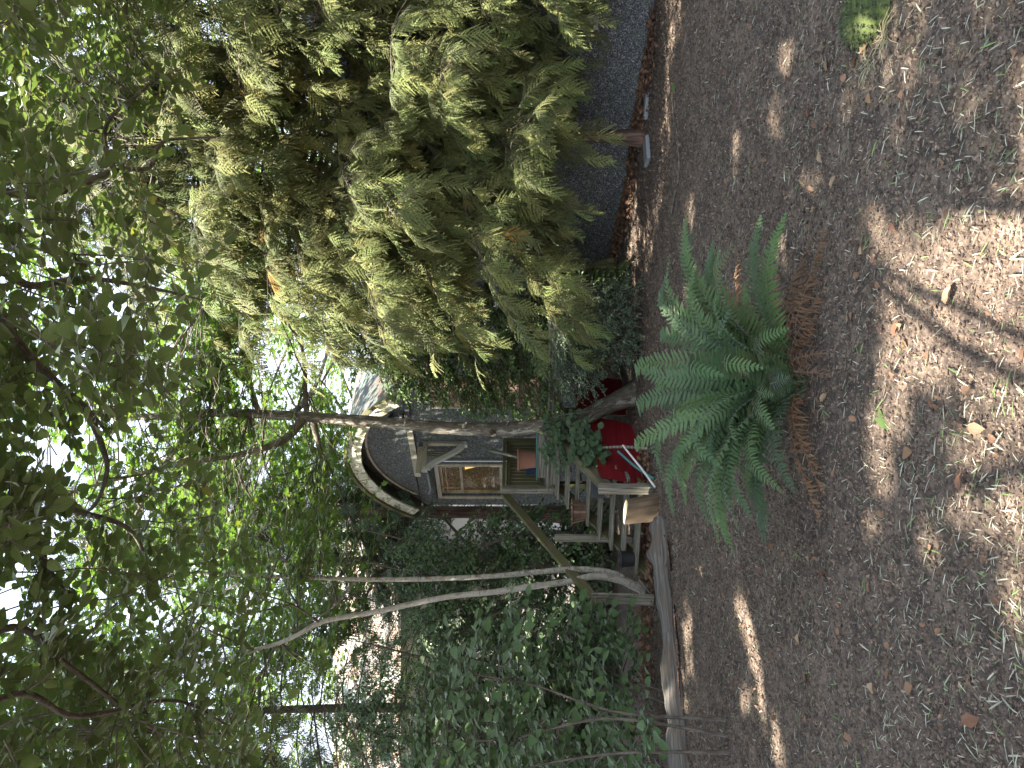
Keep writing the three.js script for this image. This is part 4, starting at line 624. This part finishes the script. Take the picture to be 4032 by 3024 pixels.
function farMaple(label, base, h, y0, R, count, seed, mat, group, size = 0.17) {
  const t = thing('far_maple', label, 'tree', base, group), r = rngOf(seed), limbs = [], top = base.clone().add(V(0.2, h * 0.9, 0));
  const trunk = [base.clone().add(V(0, -0.1, 0)), base.clone().add(V(0.1, h * 0.3, 0)), base.clone().add(V(-0.1, h * 0.6, 0)), top]; part('trunk', local(limbGeo(trunk, 0.19, 0.04, 26, 10, 0.12, 0.4), t), M.maple, t);
  const tp = curve(trunk, 20); for (let k = 0; k < 12; k++) { const a = k * 2.4 + r(), s = tp[5 + k], L = R * (0.55 + 0.4 * r()); const l = [s, s.clone().add(V(Math.cos(a) * L * 0.5, 0.7, Math.sin(a) * L * 0.5)), s.clone().add(V(Math.cos(a) * L, 0.9 + 0.6 * r(), Math.sin(a) * L))]; limbs.push(l); part('limb', local(limbGeo(l, 0.05, 0.012, 10, 6, 0.1), t), M.twig, t); }
  const pool = limbs.flatMap((l) => curve(l, 10).slice(2)), stems = new Acc(), lv = new Leaves();
  for (let k = 0; k < count; k++) { const a = r() * 6.283, q = Math.sqrt(r()) * R, f = r(), c = base.clone().add(V(Math.cos(a) * q, y0 + (h - y0) * f, Math.sin(a) * q)); const w = Math.sin(Math.PI * Math.min(1, Math.max(0.12, f * 0.95 + 0.05))); if (q > R * Math.pow(w, 0.5) || n3(c, 0.4, seed) < 0.43 || inHouse(c)) continue; const from = nearest(pool, c), dd = from.distanceTo(c); cluster(lv, stems, r, dd > 1.6 ? c.clone().lerp(from, 1.6 / dd) : from, c, { twigs: 7, len: 0.6, leaves: 6, size, tilt: 0.45, hang: 0.25, lift: 0.6, yellow: 0.1 }); }
  part('twigs', local(stems.geo(), t), M.twig, t).userData.kind = 'stuff'; dress(t, mapleLeaf, mat, lv, 'leaf', 'crown', 0);
}
const BRIGHT = MAPLE;
farMaple('sunlit maple rising behind the arched roof', V(1.5, 0, -21), 12, 3.6, 4.2, 420, 503, BRIGHT, 'maples behind the house'); farMaple('sunlit maple behind the cedar and the house', V(6.5, 0, -19), 12, 3.6, 4.2, 380, 509, BRIGHT, 'maples behind the house');
farMaple('sunlit maple between the arched roof and the twin stems', V(-4.2, 0, -18.5), 11, 4.6, 3.6, 330, 521, BRIGHT, 'maples behind the house'); farMaple('tall sunlit maple far behind the left hedge', V(-12, 0, -24), 14, 4, 5, 380, 523, BRIGHT, 'maples behind the house'); farMaple('tall maple far behind between the house and the twin stems', V(-1.5, 0, -29), 16, 4, 6, 420, 527, BRIGHT, 'maples behind the house', 0.22); farMaple('tall maple at the far right behind the house', V(11.5, 0, -24), 15, 3, 5.5, 380, 541, BRIGHT, 'maples behind the house', 0.2);
// neighbours of the yard, left of the picture, that keep it in shade
farMaple('tall shade maple standing left of the yard', V(-8.6, 0, -3), 17, 9, 4.8, 1000, 557, MAPLE, 'shade trees beside the yard', 0.19); farMaple('tall shade maple left of the stairs beyond the picture', V(-10.6, 0, -9.0), 17, 8.5, 4.6, 1000, 563, MAPLE, 'shade trees beside the yard', 0.19);
farMaple('shade maple rising behind the ivy hedge', V(-8.6, 0, -14.0), 15, 6.5, 3.9, 700, 571, MAPLE, 'shade trees beside the yard', 0.17); farMaple('tall shade maple behind the camera to the left', V(-7.5, 0, 3), 16, 8, 4.6, 700, 569, MAPLE, 'shade trees beside the yard', 0.19);

/* ---------------------------------------------------------------- shrubs and climbers */
function shrub(name, label, base, o) {
  const t = thing(name, label, o.category ?? 'shrub', base, o.group), r = rngOf(o.seed), stems = new Acc(), lv = new Leaves();
  (o.trunks ?? []).forEach(([pts, r0, r1]) => part('stem', local(limbGeo(pts, r0, r1, 20, 8, 0.2), t), o.bark ?? M.twig, t));
  const pool = (o.trunks ?? []).flatMap(([pts]) => curve(pts, 14).slice(2));
  for (let k = 0; k < o.clusters; k++) {
    const c = o.where(r); if (!c || inHouse(c)) continue;
    const from = pool.length ? nearest(pool, c) : c.clone().add(V(0, -0.3, 0)), dd = from.distanceTo(c);
    cluster(lv, stems, r, dd > (o.maxBranch ?? 0.7) ? c.clone().lerp(from, (o.maxBranch ?? 0.7) / dd) : from, c, { branch: 0.006, open: false, keep: (p) => p.y > groundY(p.x, p.z) + 0.02 && !inHouse(p), ...o.twig });
  }
  part('twigs', local(stems.geo(), t), o.bark ?? M.twig, t).userData.kind = 'stuff'; dress(t, o.leaf, o.mat, lv, 'leaf', 'foliage', o.near ?? 300);
  return t;
}
const inBox = (x0, x1, y0, y1, z0, z1) => (r) => V(x0 + (x1 - x0) * r(), y0 + (y1 - y0) * r(), z0 + (z1 - z0) * r());
// glossy evergreen climbing beside the maple trunk
shrub('laurel_shrub', 'glossy broadleaf evergreen between the cedar and the maple trunk', V(0.95, 0, -10.6), { seed: 601, clusters: 900, mat: LAUREL, leaf: narrowLeaf, maxBranch: 0.6, bark: M.mossWood,
  trunks: [[[V(1.75, -0.05, -10.9), V(1.7, 0.35, -10.9), V(1.45, 0.8, -10.9), V(1.1, 1.5, -10.8), V(0.8, 2.4, -10.7)], 0.07, 0.02], [[V(1.6, -0.05, -10.7), V(1.62, 0.4, -10.7), V(1.55, 0.9, -10.6), V(1.2, 1.3, -10.6)], 0.05, 0.02], [[V(1.45, -0.05, -10.9), V(1.35, 0.5, -10.9), V(0.6, 1.7, -10.8), V(0.2, 2.6, -10.8), V(0.0, 3.1, -10.9)], 0.05, 0.012]],
  where: (r) => { const k = r(); if (k < 0.62) { const y = 0.9 + 2.6 * r(); return V(-0.62 + 1.9 * r() + 0.22 * (y - 1), y, -10.3 - 0.7 * r()); } if (k < 0.86) return V(0.35 + 1.15 * r(), 0.1 + 0.9 * r(), -10.2 - 0.6 * r()); return V(0.3 + 1.6 * r(), 3.2 + 1.0 * r(), -11.4 - 0.5 * r()); },
  twig: { twigs: 5, len: 0.2, leaves: 7, size: 0.068, tilt: 0.7, hang: 0.1, lift: 1.3, yellow: 0.05, spread: 0.5 } });
// fine grey-green shrub at the foot of the maple
shrub('privet_shrub', 'fine leaved grey green shrub right of the maple trunk foot', V(0.6, 0, -9.5), { seed: 613, clusters: 230, mat: GREYGREEN, leaf: smallLeaf, maxBranch: 0.5,
  trunks: [0, 1, 2, 3, 4].map((k) => [[V(0.5 + 0.1 * k, -0.05, -9.5), V(0.3 + 0.2 * k, 0.4, -9.45), V(0.0 + 0.3 * k, 0.85 + 0.05 * k, -9.4)], 0.012, 0.004]),
  where: (r) => { const a = r() * 6.283, q = Math.sqrt(r()); const p = V(0.55 + Math.cos(a) * q * 0.72, 0.05 + 1.0 * r(), -9.5 + Math.sin(a) * q * 0.35); if (p.x < 0.25 && p.y < 0.5) return null; return p; },
  twig: { twigs: 6, len: 0.2, leaves: 11, size: 0.036, tilt: 0.8, hang: 0.1, lift: 1.5, yellow: 0.03, spread: 0.5, stem: 0.002 } });
// lobed leaves trailing over the right handrail
shrub('trailing_vine', 'trailing vine with lobed leaves over the right handrail', V(-0.6, 0, -9.9), { seed: 619, clusters: 46, category: 'vine', mat: VINE, leaf: roundLeaf, maxBranch: 0.3,
  trunks: [[[V(-0.25, 0, -9.75), V(-0.35, 0.7, -9.75), V(-0.5, 1.2, -9.9), V(-0.85, 1.1, -9.85), V(-1.05, 0.85, -9.7)], 0.01, 0.004], [[V(-0.25, 0, -9.75), V(-0.4, 0.6, -9.65), V(-0.75, 0.75, -9.5), V(-0.9, 0.55, -9.35)], 0.01, 0.004]],
  where: (r) => r() < 0.45 ? V(-0.5 - 0.5 * r(), 0.85 + 0.35 * r(), -9.8 - 0.2 * r()) : V(-0.5 - 0.45 * r(), 0.45 + 0.45 * r(), -9.3 - 0.35 * r()),
  twig: { twigs: 3, len: 0.16, leaves: 4, size: 0.082, tilt: 0.3, hang: 0.35, lift: 0.6, yellow: 0.03, up: V(-0.1, 0.55, 0.85) } });
// ivy hedge left of the stairs
shrub('ivy_hedge', 'tall dark hedge overgrown with hanging ivy left of the stairs', V(-4.4, 0, -12.2), { seed: 631, clusters: 1300, category: 'hedge', mat: IVY, leaf: ivyLeaf, maxBranch: 0.5,
  trunks: [-2.5, -3.0, -3.6, -4.3, -5.0, -5.7, -6.4].map((x, k) => [[V(x, -0.05, -12.3), V(x + 0.15, 1.2, -12.2 + 0.1 * (k % 3)), V(x - 0.1, 2.4, -12.2), V(x + 0.2, 4.1, -12.3)], 0.05, 0.012]),
  where: (r) => { const x = -2.15 - 5.2 * r(), top = 3.3 + 0.6 * Math.sin(x * 2.1) + (x < -3 ? 0.5 : 0), y = top * r(), p = V(x, y + 0.1, -11.5 - 1.5 * r() - (x > -3.2 ? 0.3 : 0)); if (n3(p, 1.1, 71) < 0.40) return null; if (x > -2.5 && y > 2.2) return null; return p; },
  twig: { twigs: 4, len: 0.36, leaves: 9, size: 0.066, tilt: 0.6, hang: 0.4, lift: 0.5, droop: 0.8, yellow: 0.05, spread: 0.6, up: V(-0.2, 0.8, 0.6), stem: 0.003 } });
// leafy saplings at the left edge
const sap = (label, base, top, seed, where, clusters) => shrub('hazel_sapling', label, base, { seed, clusters, category: 'sapling', group: 'hazel saplings at the left', mat: HAZEL, leaf: ovalLeaf, maxBranch: 0.55, bark: M.twig, near: 300,
  trunks: top.map((q, k) => [[base.clone().add(V(-0.1 * k, -0.04, 0.05 * k)), base.clone().lerp(q, 0.4).add(V(0.08 * (k % 2 ? 1 : -1), 0.05, 0)), base.clone().lerp(q, 0.75), q], 0.016, 0.006]), where,
  twig: { twigs: 4, len: 0.32, leaves: 6, size: 0.10, tilt: 0.45, hang: 0.15, lift: 0.7, yellow: 0.03, up: V(-0.15, 0.9, 0.35) } });
sap('leafy sapling with thin bent stems at the left edge', V(-2.55, 0, -5.85), [V(-2.3, 1.9, -6.1), V(-2.75, 2.1, -5.9), V(-2.9, 1.7, -5.7)], 641, (r) => { const p = V(-2.0 - 1.3 * r(), 0.55 + 1.75 * r(), -5.5 - 0.9 * r()); if (p.y < 1.1 && p.x > -2.5) return null; return p; }, 62);
sap('broad leafy sapling behind the log left of the twin stems', V(-3.2, 0, -8.0), [V(-2.6, 1.2, -8.2), V(-3.1, 1.9, -8.1), V(-3.6, 1.8, -7.9)], 643, (r) => V(-2.55 - 1.7 * r(), 0.25 + 1.3 * Math.pow(r(), 0.8), -7.75 - 0.8 * r()), 130);
sap('tall leafy sapling at the far left before the hedge', V(-4.4, 0, -9.0), [V(-4.0, 2.2, -9.0), V(-4.6, 2.6, -9.1)], 647, (r) => V(-3.3 - 1.6 * r(), 0.7 + 2.1 * r(), -8.6 - 0.8 * r()), 120);

/* ---------------------------------------------------------------- the fern */
function frondGeo(pts, o) {
  const c = new THREE.CatmullRomCurve3(pts), L = c.getLength(), n = o.pairs ?? 34, r = rngOf(o.seed), p = [], nn = [], ix = [], a = new Acc();
  a.tube(c.getPoints(14), [0.0042, 0.0012], 5); const planeN = new THREE.Vector3().crossVectors(pts[pts.length - 1].clone().sub(pts[0]), V(0, 1, 0)).normalize();
  for (let k = 0; k < n; k++) {
    const t = 0.16 + 0.835 * Math.pow((k + 0.5) / n, 0.94), q = c.getPointAt(Math.min(1, t)), tg = c.getTangentAt(Math.min(1, t)), up = new THREE.Vector3().crossVectors(planeN, tg).normalize(); if (up.y < 0) up.negate(); if (!o.curl) { up.add(V(0, 0, o.face ?? 0.5)); up.addScaledVector(tg, -up.dot(tg)).normalize(); }
    const side0 = new THREE.Vector3().crossVectors(tg, up).normalize(), f = (t - 0.16) / 0.84, len = (o.width ?? 0.085) * Math.min(1, 0.55 + 2.2 * f) * Math.pow(Math.max(0, 1 - Math.pow(f, 1.9)), 0.75) * (0.92 + 0.16 * r()) + 0.004;
    for (const s of [-1, 1]) {
      const side = side0.clone().multiplyScalar(s).addScaledVector(tg, 0.22 + 0.3 * f).add(jit(r, o.curl ? 0.95 : 0.15)).normalize(), w = L * 0.84 / n * 0.33, b = p.length / 3;
      for (let j = 0; j <= 3; j++) { const u = j / 3, ww = w * [0.75, 1, 0.72, 0.08][j], m = q.clone().addScaledVector(side, len * u).addScaledVector(up, 0.18 * len * u - (o.curl ? 0.7 : 0.26) * len * u * u).addScaledVector(tg, 0.10 * len * u * u); const e = up.clone(); for (const k2 of [-1, 1]) { const v = m.clone().addScaledVector(tg, ww * k2).addScaledVector(up, k2 * 0.0012); p.push(v.x, v.y, v.z); nn.push(e.x, e.y, e.z); } }
      for (let j = 0; j < 3; j++) { const i = b + j * 2; ix.push(i, i + 1, i + 2, i + 1, i + 3, i + 2); }
    }
  }
  const g = new THREE.BufferGeometry(); g.setAttribute('position', new THREE.Float32BufferAttribute(p, 3)); g.setIndex(ix); g.computeVertexNormals(); g.setAttribute('uv', new THREE.Float32BufferAttribute(new Float32Array(p.length / 3 * 2), 2));
  return mergeGeometries([g, a.geo()]);
}
{
  const base = V(0.05, 0, -4.2); base.y = groundY(base.x, base.z); const t = thing('sword_fern', 'large green fern growing in the bare soil', 'fern', base), r = rngOf(701);
  const greens = [[0.040, 0.085, 0.030], [0.052, 0.112, 0.034], [0.075, 0.140, 0.036], [0.085, 0.175, 0.036], [0.100, 0.115, 0.035]].map((c) => { const m = FERN.clone(); m.color = rgb(...c); return m; }), brown = [0.8, 1.2].map((k) => { const m = DEADFERN.clone(); m.color = rgb(0.17 * k, 0.092 * k, 0.045 * k); return m; });
  const frond = (tip, lift, m, o) => { const l = tip.length(), h = tip.clone().setY(0), s = h.clone().multiplyScalar(0.05).add(jit(r, 0.05)).setY(0.02); const mid = h.clone().multiplyScalar(0.36).setY(Math.max(0.12, tip.y * 0.62 + lift)), m2 = h.clone().multiplyScalar(0.72).setY(tip.y * 0.95 + lift * 0.8); const sw = new THREE.Vector3().crossVectors(V(0, 1, 0), h).normalize().multiplyScalar((r() - 0.5) * 0.22 * l); mid.add(sw); m2.addScaledVector(sw, 0.8); part('frond', frondGeo([s, mid, m2, tip], { seed: Math.floor(r() * 1e6), width: 0.088 + 0.02 * r(), pairs: Math.round(22 + l * 13), ...o }), m, t); };
  const w = (px, py, d) => at(px, py, d).sub(base);
  // the fronds that stand out in the photograph
  [[2700, 855, 4.35, 0.06], [3095, 835, 4.15, 0.12], [2745, 1180, 4.7, 0.05], [2600, 1330, 4.8, 0.06], [2510, 1500, 4.9, 0.08], [2520, 1640, 4.8, 0.08], [2505, 1775, 4.6, 0.07], [2610, 1880, 4.55, 0.1], [2700, 1990, 4.4, 0.08], [2790, 2070, 4.3, 0.1], [2885, 2180, 4.1, 0.13], [2960, 2040, 3.9, 0.14], [3080, 1940, 3.75, 0.14], [2850, 1850, 3.9, 0.2], [2790, 1640, 3.8, 0.22], [2850, 1480, 3.7, 0.2], [3010, 1450, 3.6, 0.2], [3110, 1290, 3.7, 0.14], [2660, 1240, 4.6, 0.08], [2830, 980, 4.4, 0.1], [2900, 1230, 4.3, 0.16], [2560, 1410, 4.6, 0.1]].forEach(([px, py, d, l], k) => frond(w(px, py, d), l, greens[[2, 3, 1, 1, 2, 1, 2, 1, 2, 1, 2, 1, 2, 1, 2, 1, 2, 2, 1, 2, 0, 1][k]]));
  for (let k = 0; k < 62; k++) { const a = r() * 6.283, R = 0.4 + 0.55 * r(), back = Math.sin(a) < 0 ? 1 : 0.7; frond(V(Math.cos(a) * R, (0.28 + 0.5 * r()) * back, Math.sin(a) * R * 0.8), 0.03 + 0.07 * r(), greens[r() < 0.12 ? 4 : Math.floor(r() * 3)], { face: 0.6 * r() }); }
  for (const [px, py, d] of [[3290, 880, 3.83], [3250, 1010, 3.9], [3290, 1390, 3.8], [3020, 1080, 4.5], [2700, 1120, 5.1], [3260, 1950, 3.85], [3240, 1240, 3.95], [2640, 1390, 5.2], [3190, 930, 4.0], [3150, 1060, 4.1], [3230, 1130, 3.85], [3320, 1480, 3.75], [3260, 2060, 3.9], [3180, 1850, 3.9], [2760, 1000, 4.7]]) { const tip = w(px, py, d); tip.y = Math.max(0.04, tip.y * 0.5); frond(tip, 0.06, brown[Math.floor(r() * 2)], { curl: true, width: 0.07 }); }
}

/* ---------------------------------------------------------------- litter on the soil */
{
  const r = rngOf(801), mk = (name, geo, mat, n, fn, label, cat) => { const im = shade(new THREE.InstancedMesh(geo, mat, n)), m = new THREE.Matrix4(), q = new THREE.Quaternion(), e = new THREE.Euler(); im.name = name; im.userData = { kind: 'stuff', label, category: cat }; for (let i = 0; i < n; i++) { const [p, rot, s, c] = fn(i); e.set(...rot); q.setFromEuler(e); m.compose(p, q, s); im.setMatrixAt(i, m); im.setColorAt(i, c); } scene.add(im); };
  const spot = (bias) => { const d = 2.1 + 8.2 * Math.pow(r(), bias), x = (r() * 2 - 1) * (0.54 * d + 0.3); return V(x, 0, -d); };
  const crumb = new THREE.IcosahedronGeometry(1, 0); { const p = crumb.attributes.position; for (let i = 0; i < p.count; i++) { const k = 0.7 + 0.5 * hash(Math.round(p.getX(i) * 100), Math.round(p.getY(i) * 100 + p.getZ(i) * 37), 5); p.setXYZ(i, p.getX(i) * k, p.getY(i) * k, p.getZ(i) * k); } crumb.computeVertexNormals(); }
  mk('soil_crumbs', crumb, std({ color: rgb(1, 1, 1), roughness: 1 }), 130000, () => { const p = spot(1.5), s = (0.002 + 0.0065 * Math.pow(r(), 3.5)) * (0.75 + 0.1 * -p.z); p.y = groundY(p.x, p.z) + s * 0.3; const k = 0.35 + 1.1 * r(); return [p, [r() * 6, r() * 6, r() * 6], V(s * (0.8 + r()), s * 0.8, s * (0.8 + r())), rgb(0.135 * k, 0.096 * k, 0.070 * k)]; }, 'loose crumbs of dark brown soil across the yard', 'soil');
  mk('wood_chips', metreUV(new THREE.BoxGeometry(1, 0.25, 0.45)), std({ color: rgb(1, 1, 1), roughness: 1 }), 14000, () => { const p = spot(1.4), s = 0.007 + 0.016 * r() * r(); p.y = groundY(p.x, p.z) + s * 0.2; const k = 0.5 + 1.0 * r(); return [p, [(r() - 0.5) * 0.7, r() * 6, (r() - 0.5) * 0.7], V(s, s, s), rgb(0.22 * k, 0.155 * k, 0.108 * k)]; }, 'small brown wood chips scattered over the soil', 'wood chips');
  const blade = stripLeaf(0.036, [[0, 0.5], [0.3, 1], [0.7, 0.9], [1, 0.2]], 0.3, 0.12); blade.translate(0, 0, -0.5);
  mk('grass_clippings', blade, leafMat(rgb(1, 1, 1), 0.2, 0.1), 9000, () => { let p = spot(1.35); if (r() < 0.5 && n3(V(p.x, 0, p.z), 1.4, 91) < 0.5) p = spot(1.35); const s = 0.024 + 0.055 * r() * r(); p.y = groundY(p.x, p.z) + 0.011 + 0.004 * r(); const k = 0.6 + 0.6 * r(), g = r() < 0.28; return [p, [(r() - 0.5) * 0.3, (r() - 0.5) * 2.2 + (r() < 0.5 ? 0.5 : 2.2), (r() - 0.5) * 0.6], V(s * 1.3, s, s), g ? rgb(0.20 * k, 0.30 * k, 0.10 * k) : rgb(0.52 * k, 0.50 * k, 0.38 * k)]; }, 'pale dry grass clippings strewn over the soil', 'grass');
  mk('leaf_litter', curlLeaf, leafMat(rgb(1, 1, 1), 0.15, 0), 5200, (i) => { let p; if (i < 3400) { const s = -3.4 + 7.6 * r(), q = 0.08 + 0.75 * r() * r(); p = hw(-s * -1 * -1, 0, q); p = hw(3.4 - 7.0 * r(), 0, q); } else if (i < 4500) p = V(-3.6 + 2.8 * r(), 0, -8.7 - 0.9 * r()); else { p = spot(0.8); } p.y = groundY(p.x, p.z) + 0.012 + 0.02 * r(); const s2 = i < 4500 ? 0.035 + 0.04 * r() : 0.02 + 0.03 * r(), k = 0.5 + 0.9 * r(); return [p, [(r() - 0.5) * 1.2, r() * 6.28, (r() - 0.5) * 1.2], V(s2, s2, s2), rgb(0.21 * k, 0.115 * k, 0.065 * k)]; }, 'brown leaf litter heaped along the house wall', 'leaves');
  // single dry leaves that can be picked out on the bare soil
  const browns = [[0.34, 0.19, 0.10], [0.42, 0.28, 0.17], [0.25, 0.12, 0.07]].map((c) => leafMat(rgb(...c), 0.15, 0.05, T.veinOval));
  const spots = [[3560, 1340], [3745, 1120], [3790, 1855], [3660, 2150], [3540, 1300], [3540, 1265], [3360, 1090], [3240, 640], [3250, 520], [3420, 370], [3210, 820], [3450, 1010], [3360, 1230], [3870, 1690], [3880, 1720], [3560, 1790], [3120, 2160], [3010, 2240], [2960, 2330], [3060, 2350], [3240, 2260], [3330, 2440], [3160, 2540], [3170, 2640], [3590, 2700], [3440, 2730], [3840, 2830], [3820, 2700], [3400, 960], [3540, 910], [3345, 1260], [3270, 1550], [3180, 470], [3250, 230], [3430, 170], [3050, 120], [3720, 640], [3300, 690]];
  const named = {}; spots.map((a, i) => [...a, i]).sort((a, b) => b[0] - a[0]).forEach(([px, py, i]) => { const p = onGround(px, py); p.y = groundY(p.x, p.z) + 0.012; const place = px < 3120 ? 'between the fern and the house' : py < 500 ? 'near the mossy root' : py < 1150 ? 'right of the fern' : py < 1900 ? 'in front of the fern' : py < 2400 ? 'left of the fern' : 'near the left edge', look = ['flat rusty brown', 'curled tan', 'curled dark brown'][i % 3];
    const g = i % 3 ? curlLeaf : ovalLeaf, m = solo('fallen_leaf', g, browns[i % 3], (() => { const t = look + ' leaf on soil ' + place; named[t] = (named[t] ?? 0) + 1; return t + ', ' + ['', 'second ', 'third ', 'fourth ', 'fifth ', 'sixth '][named[t] - 1] + 'nearest the viewer'; })(), 'leaf', p, 'single dry leaves on the soil'); m.scale.setScalar(0.045 + 0.03 * r()); m.rotation.set((r() - 0.5) * 0.5, r() * 6.28, (r() - 0.5) * 0.5); });
  for (const [px, py, l] of [[3480, 1690, 'fresh green maple leaf on the soil in front of the fern'], [2650, 365, 'fresh green maple leaf on the litter before the stucco wall']]) { const p = onGround(px, py); p.y = groundY(p.x, p.z) + 0.015; const m = solo('green_leaf', mapleLeaf, MAPLE, l, 'leaf', p, 'green maple leaves on the soil'); m.scale.setScalar(0.1); m.rotation.set(0.2, 1, 0.1); }
}
{ // mossy root lump at the right edge and its dry grass tuft
  const p = onGround(3420, 40); const g = new THREE.IcosahedronGeometry(0.15, 4), q = g.attributes.position; for (let i = 0; i < q.count; i++) { const v = V(q.getX(i), q.getY(i), q.getZ(i)), k = 0.75 + 0.5 * fbm(v.x * 9 + 30, v.y * 9 + v.z * 8 + 30, 512, 5, 4); q.setXYZ(i, v.x * k * 1.1, v.y * k * 0.5, v.z * k * 1.35); } g.computeVertexNormals(); metreUV(g);
  const m = std({ map: texture(256, [0.3, 0.3], (u, v) => { const a = fbm(u * 10, v * 10, 10, 301, 4), b = vnoise(u * 70, v * 70, 70, 305); return mix3([0.035, 0.055, 0.012], [0.12, 0.15, 0.035], 0.5 * a + 0.5 * b); }).map, bumpMap: T.soil.bumpMap, bumpScale: 0.01, roughness: 1 });
  const root = thing('mossy_root', 'lump of root covered in green moss at the right edge', 'root', p.setY(0.0)); part('root_body', g, m, root);
  { const rr = rngOf(907), im = shade(new THREE.InstancedMesh(smallLeaf, leafMat(rgb(0.07, 0.095, 0.022), 0.3, 0), 2600)), mm = new THREE.Matrix4(); im.name = 'moss'; im.userData.kind = 'stuff'; for (let i = 0; i < 2600; i++) { const k = Math.floor(rr() * q.count), v = V(q.getX(k), q.getY(k), q.getZ(k)).add(jit(rr, 0.008)), z = v.clone().normalize().add(jit(rr, 0.8)).normalize(), x = new THREE.Vector3().crossVectors(V(0.3, 1, 0.2), z).normalize(), y = new THREE.Vector3().crossVectors(z, x), sc = 0.012 + 0.012 * rr(); mm.makeBasis(x.multiplyScalar(sc), y.multiplyScalar(sc), z.multiplyScalar(sc)).setPosition(v); im.setMatrixAt(i, mm); const kk = 0.5 + 0.9 * rr(); im.setColorAt(i, rgb(kk, kk, kk)); } root.add(im); }
  const r = rngOf(911), tuft = (px, py, n, l, label) => { const c = onGround(px, py), t = thing('grass_tuft', label, 'grass', c.setY(groundY(c.x, c.z)), 'dry grass tufts'), a = new Acc(); for (let k = 0; k < n; k++) { const an = r() * 6.283, L = l * (0.2 + 1.1 * r() * r()), d = V(Math.cos(an), 0, Math.sin(an)); a.tube([jit(r, 0.03).setY(0), d.clone().multiplyScalar(L * 0.5).setY(L * 0.28 * r()), d.clone().multiplyScalar(L).setY(0.012)], [0.0022, 0.001], 3); } part('blades', a.geo(), std({ color: rgb(0.42, 0.36, 0.21) }), t); };
  tuft(3480, 150, 46, 0.14, 'dry straw grass tuft beside the mossy root'); tuft(3420, 260, 26, 0.12, 'thin dry grass tuft left of the mossy root'); tuft(3240, 1590, 20, 0.11, 'dry straw tuft at the near side of the fern');
}

/* ---------------------------------------------------------------- the neighbour's house behind the hedge */
{
  const t = thing('neighbour_house', 'pale neighbouring house glimpsed behind the ivy hedge', 'house', V(-9.5, 0, -24)), pale = std({ color: rgb(0.62, 0.58, 0.55), roughness: 0.9 }), wallB = (w, h, d, x, y, z, n = 'wall', m = pale) => part(n, box(w, h, d, x, y, z, 0.01), m, t);
  wallB(11, 4.6, 0.25, 0, 2.2, 4); wallB(11, 4.6, 0.25, 0, 2.2, -4); wallB(0.25, 4.6, 7.7, 5.37, 2.2, 0); wallB(0.25, 4.6, 7.7, -5.37, 2.2, 0);
  for (let k = 0; k < 14; k++) wallB(10.9, 0.03, 0.03, 0, 0.4 + 0.3 * k, 4.14, 'siding_board');
  const roofM = std({ map: T.roofing.map, color: rgb(2.2, 1.9, 1.85) }); for (const s of [-1, 1]) { const g = metreUV(plankGeo(12, 0.1, 5.2, 0.02)); g.rotateX(s * 0.55); g.translate(0, 5.75, s * 2.2); part('roof', g, roofM, t); }
  for (const x of [-3.4, 0, 3.2]) { const w = new THREE.Group(); w.name = 'window'; t.add(w); part('frame', box(1.3, 1.3, 0.06, x, 2.4, 4.17), M.white, w); part('pane', box(1.1, 1.1, 0.04, x, 2.4, 4.2), M.slate, w); }
}
renderer.render(scene, camera);
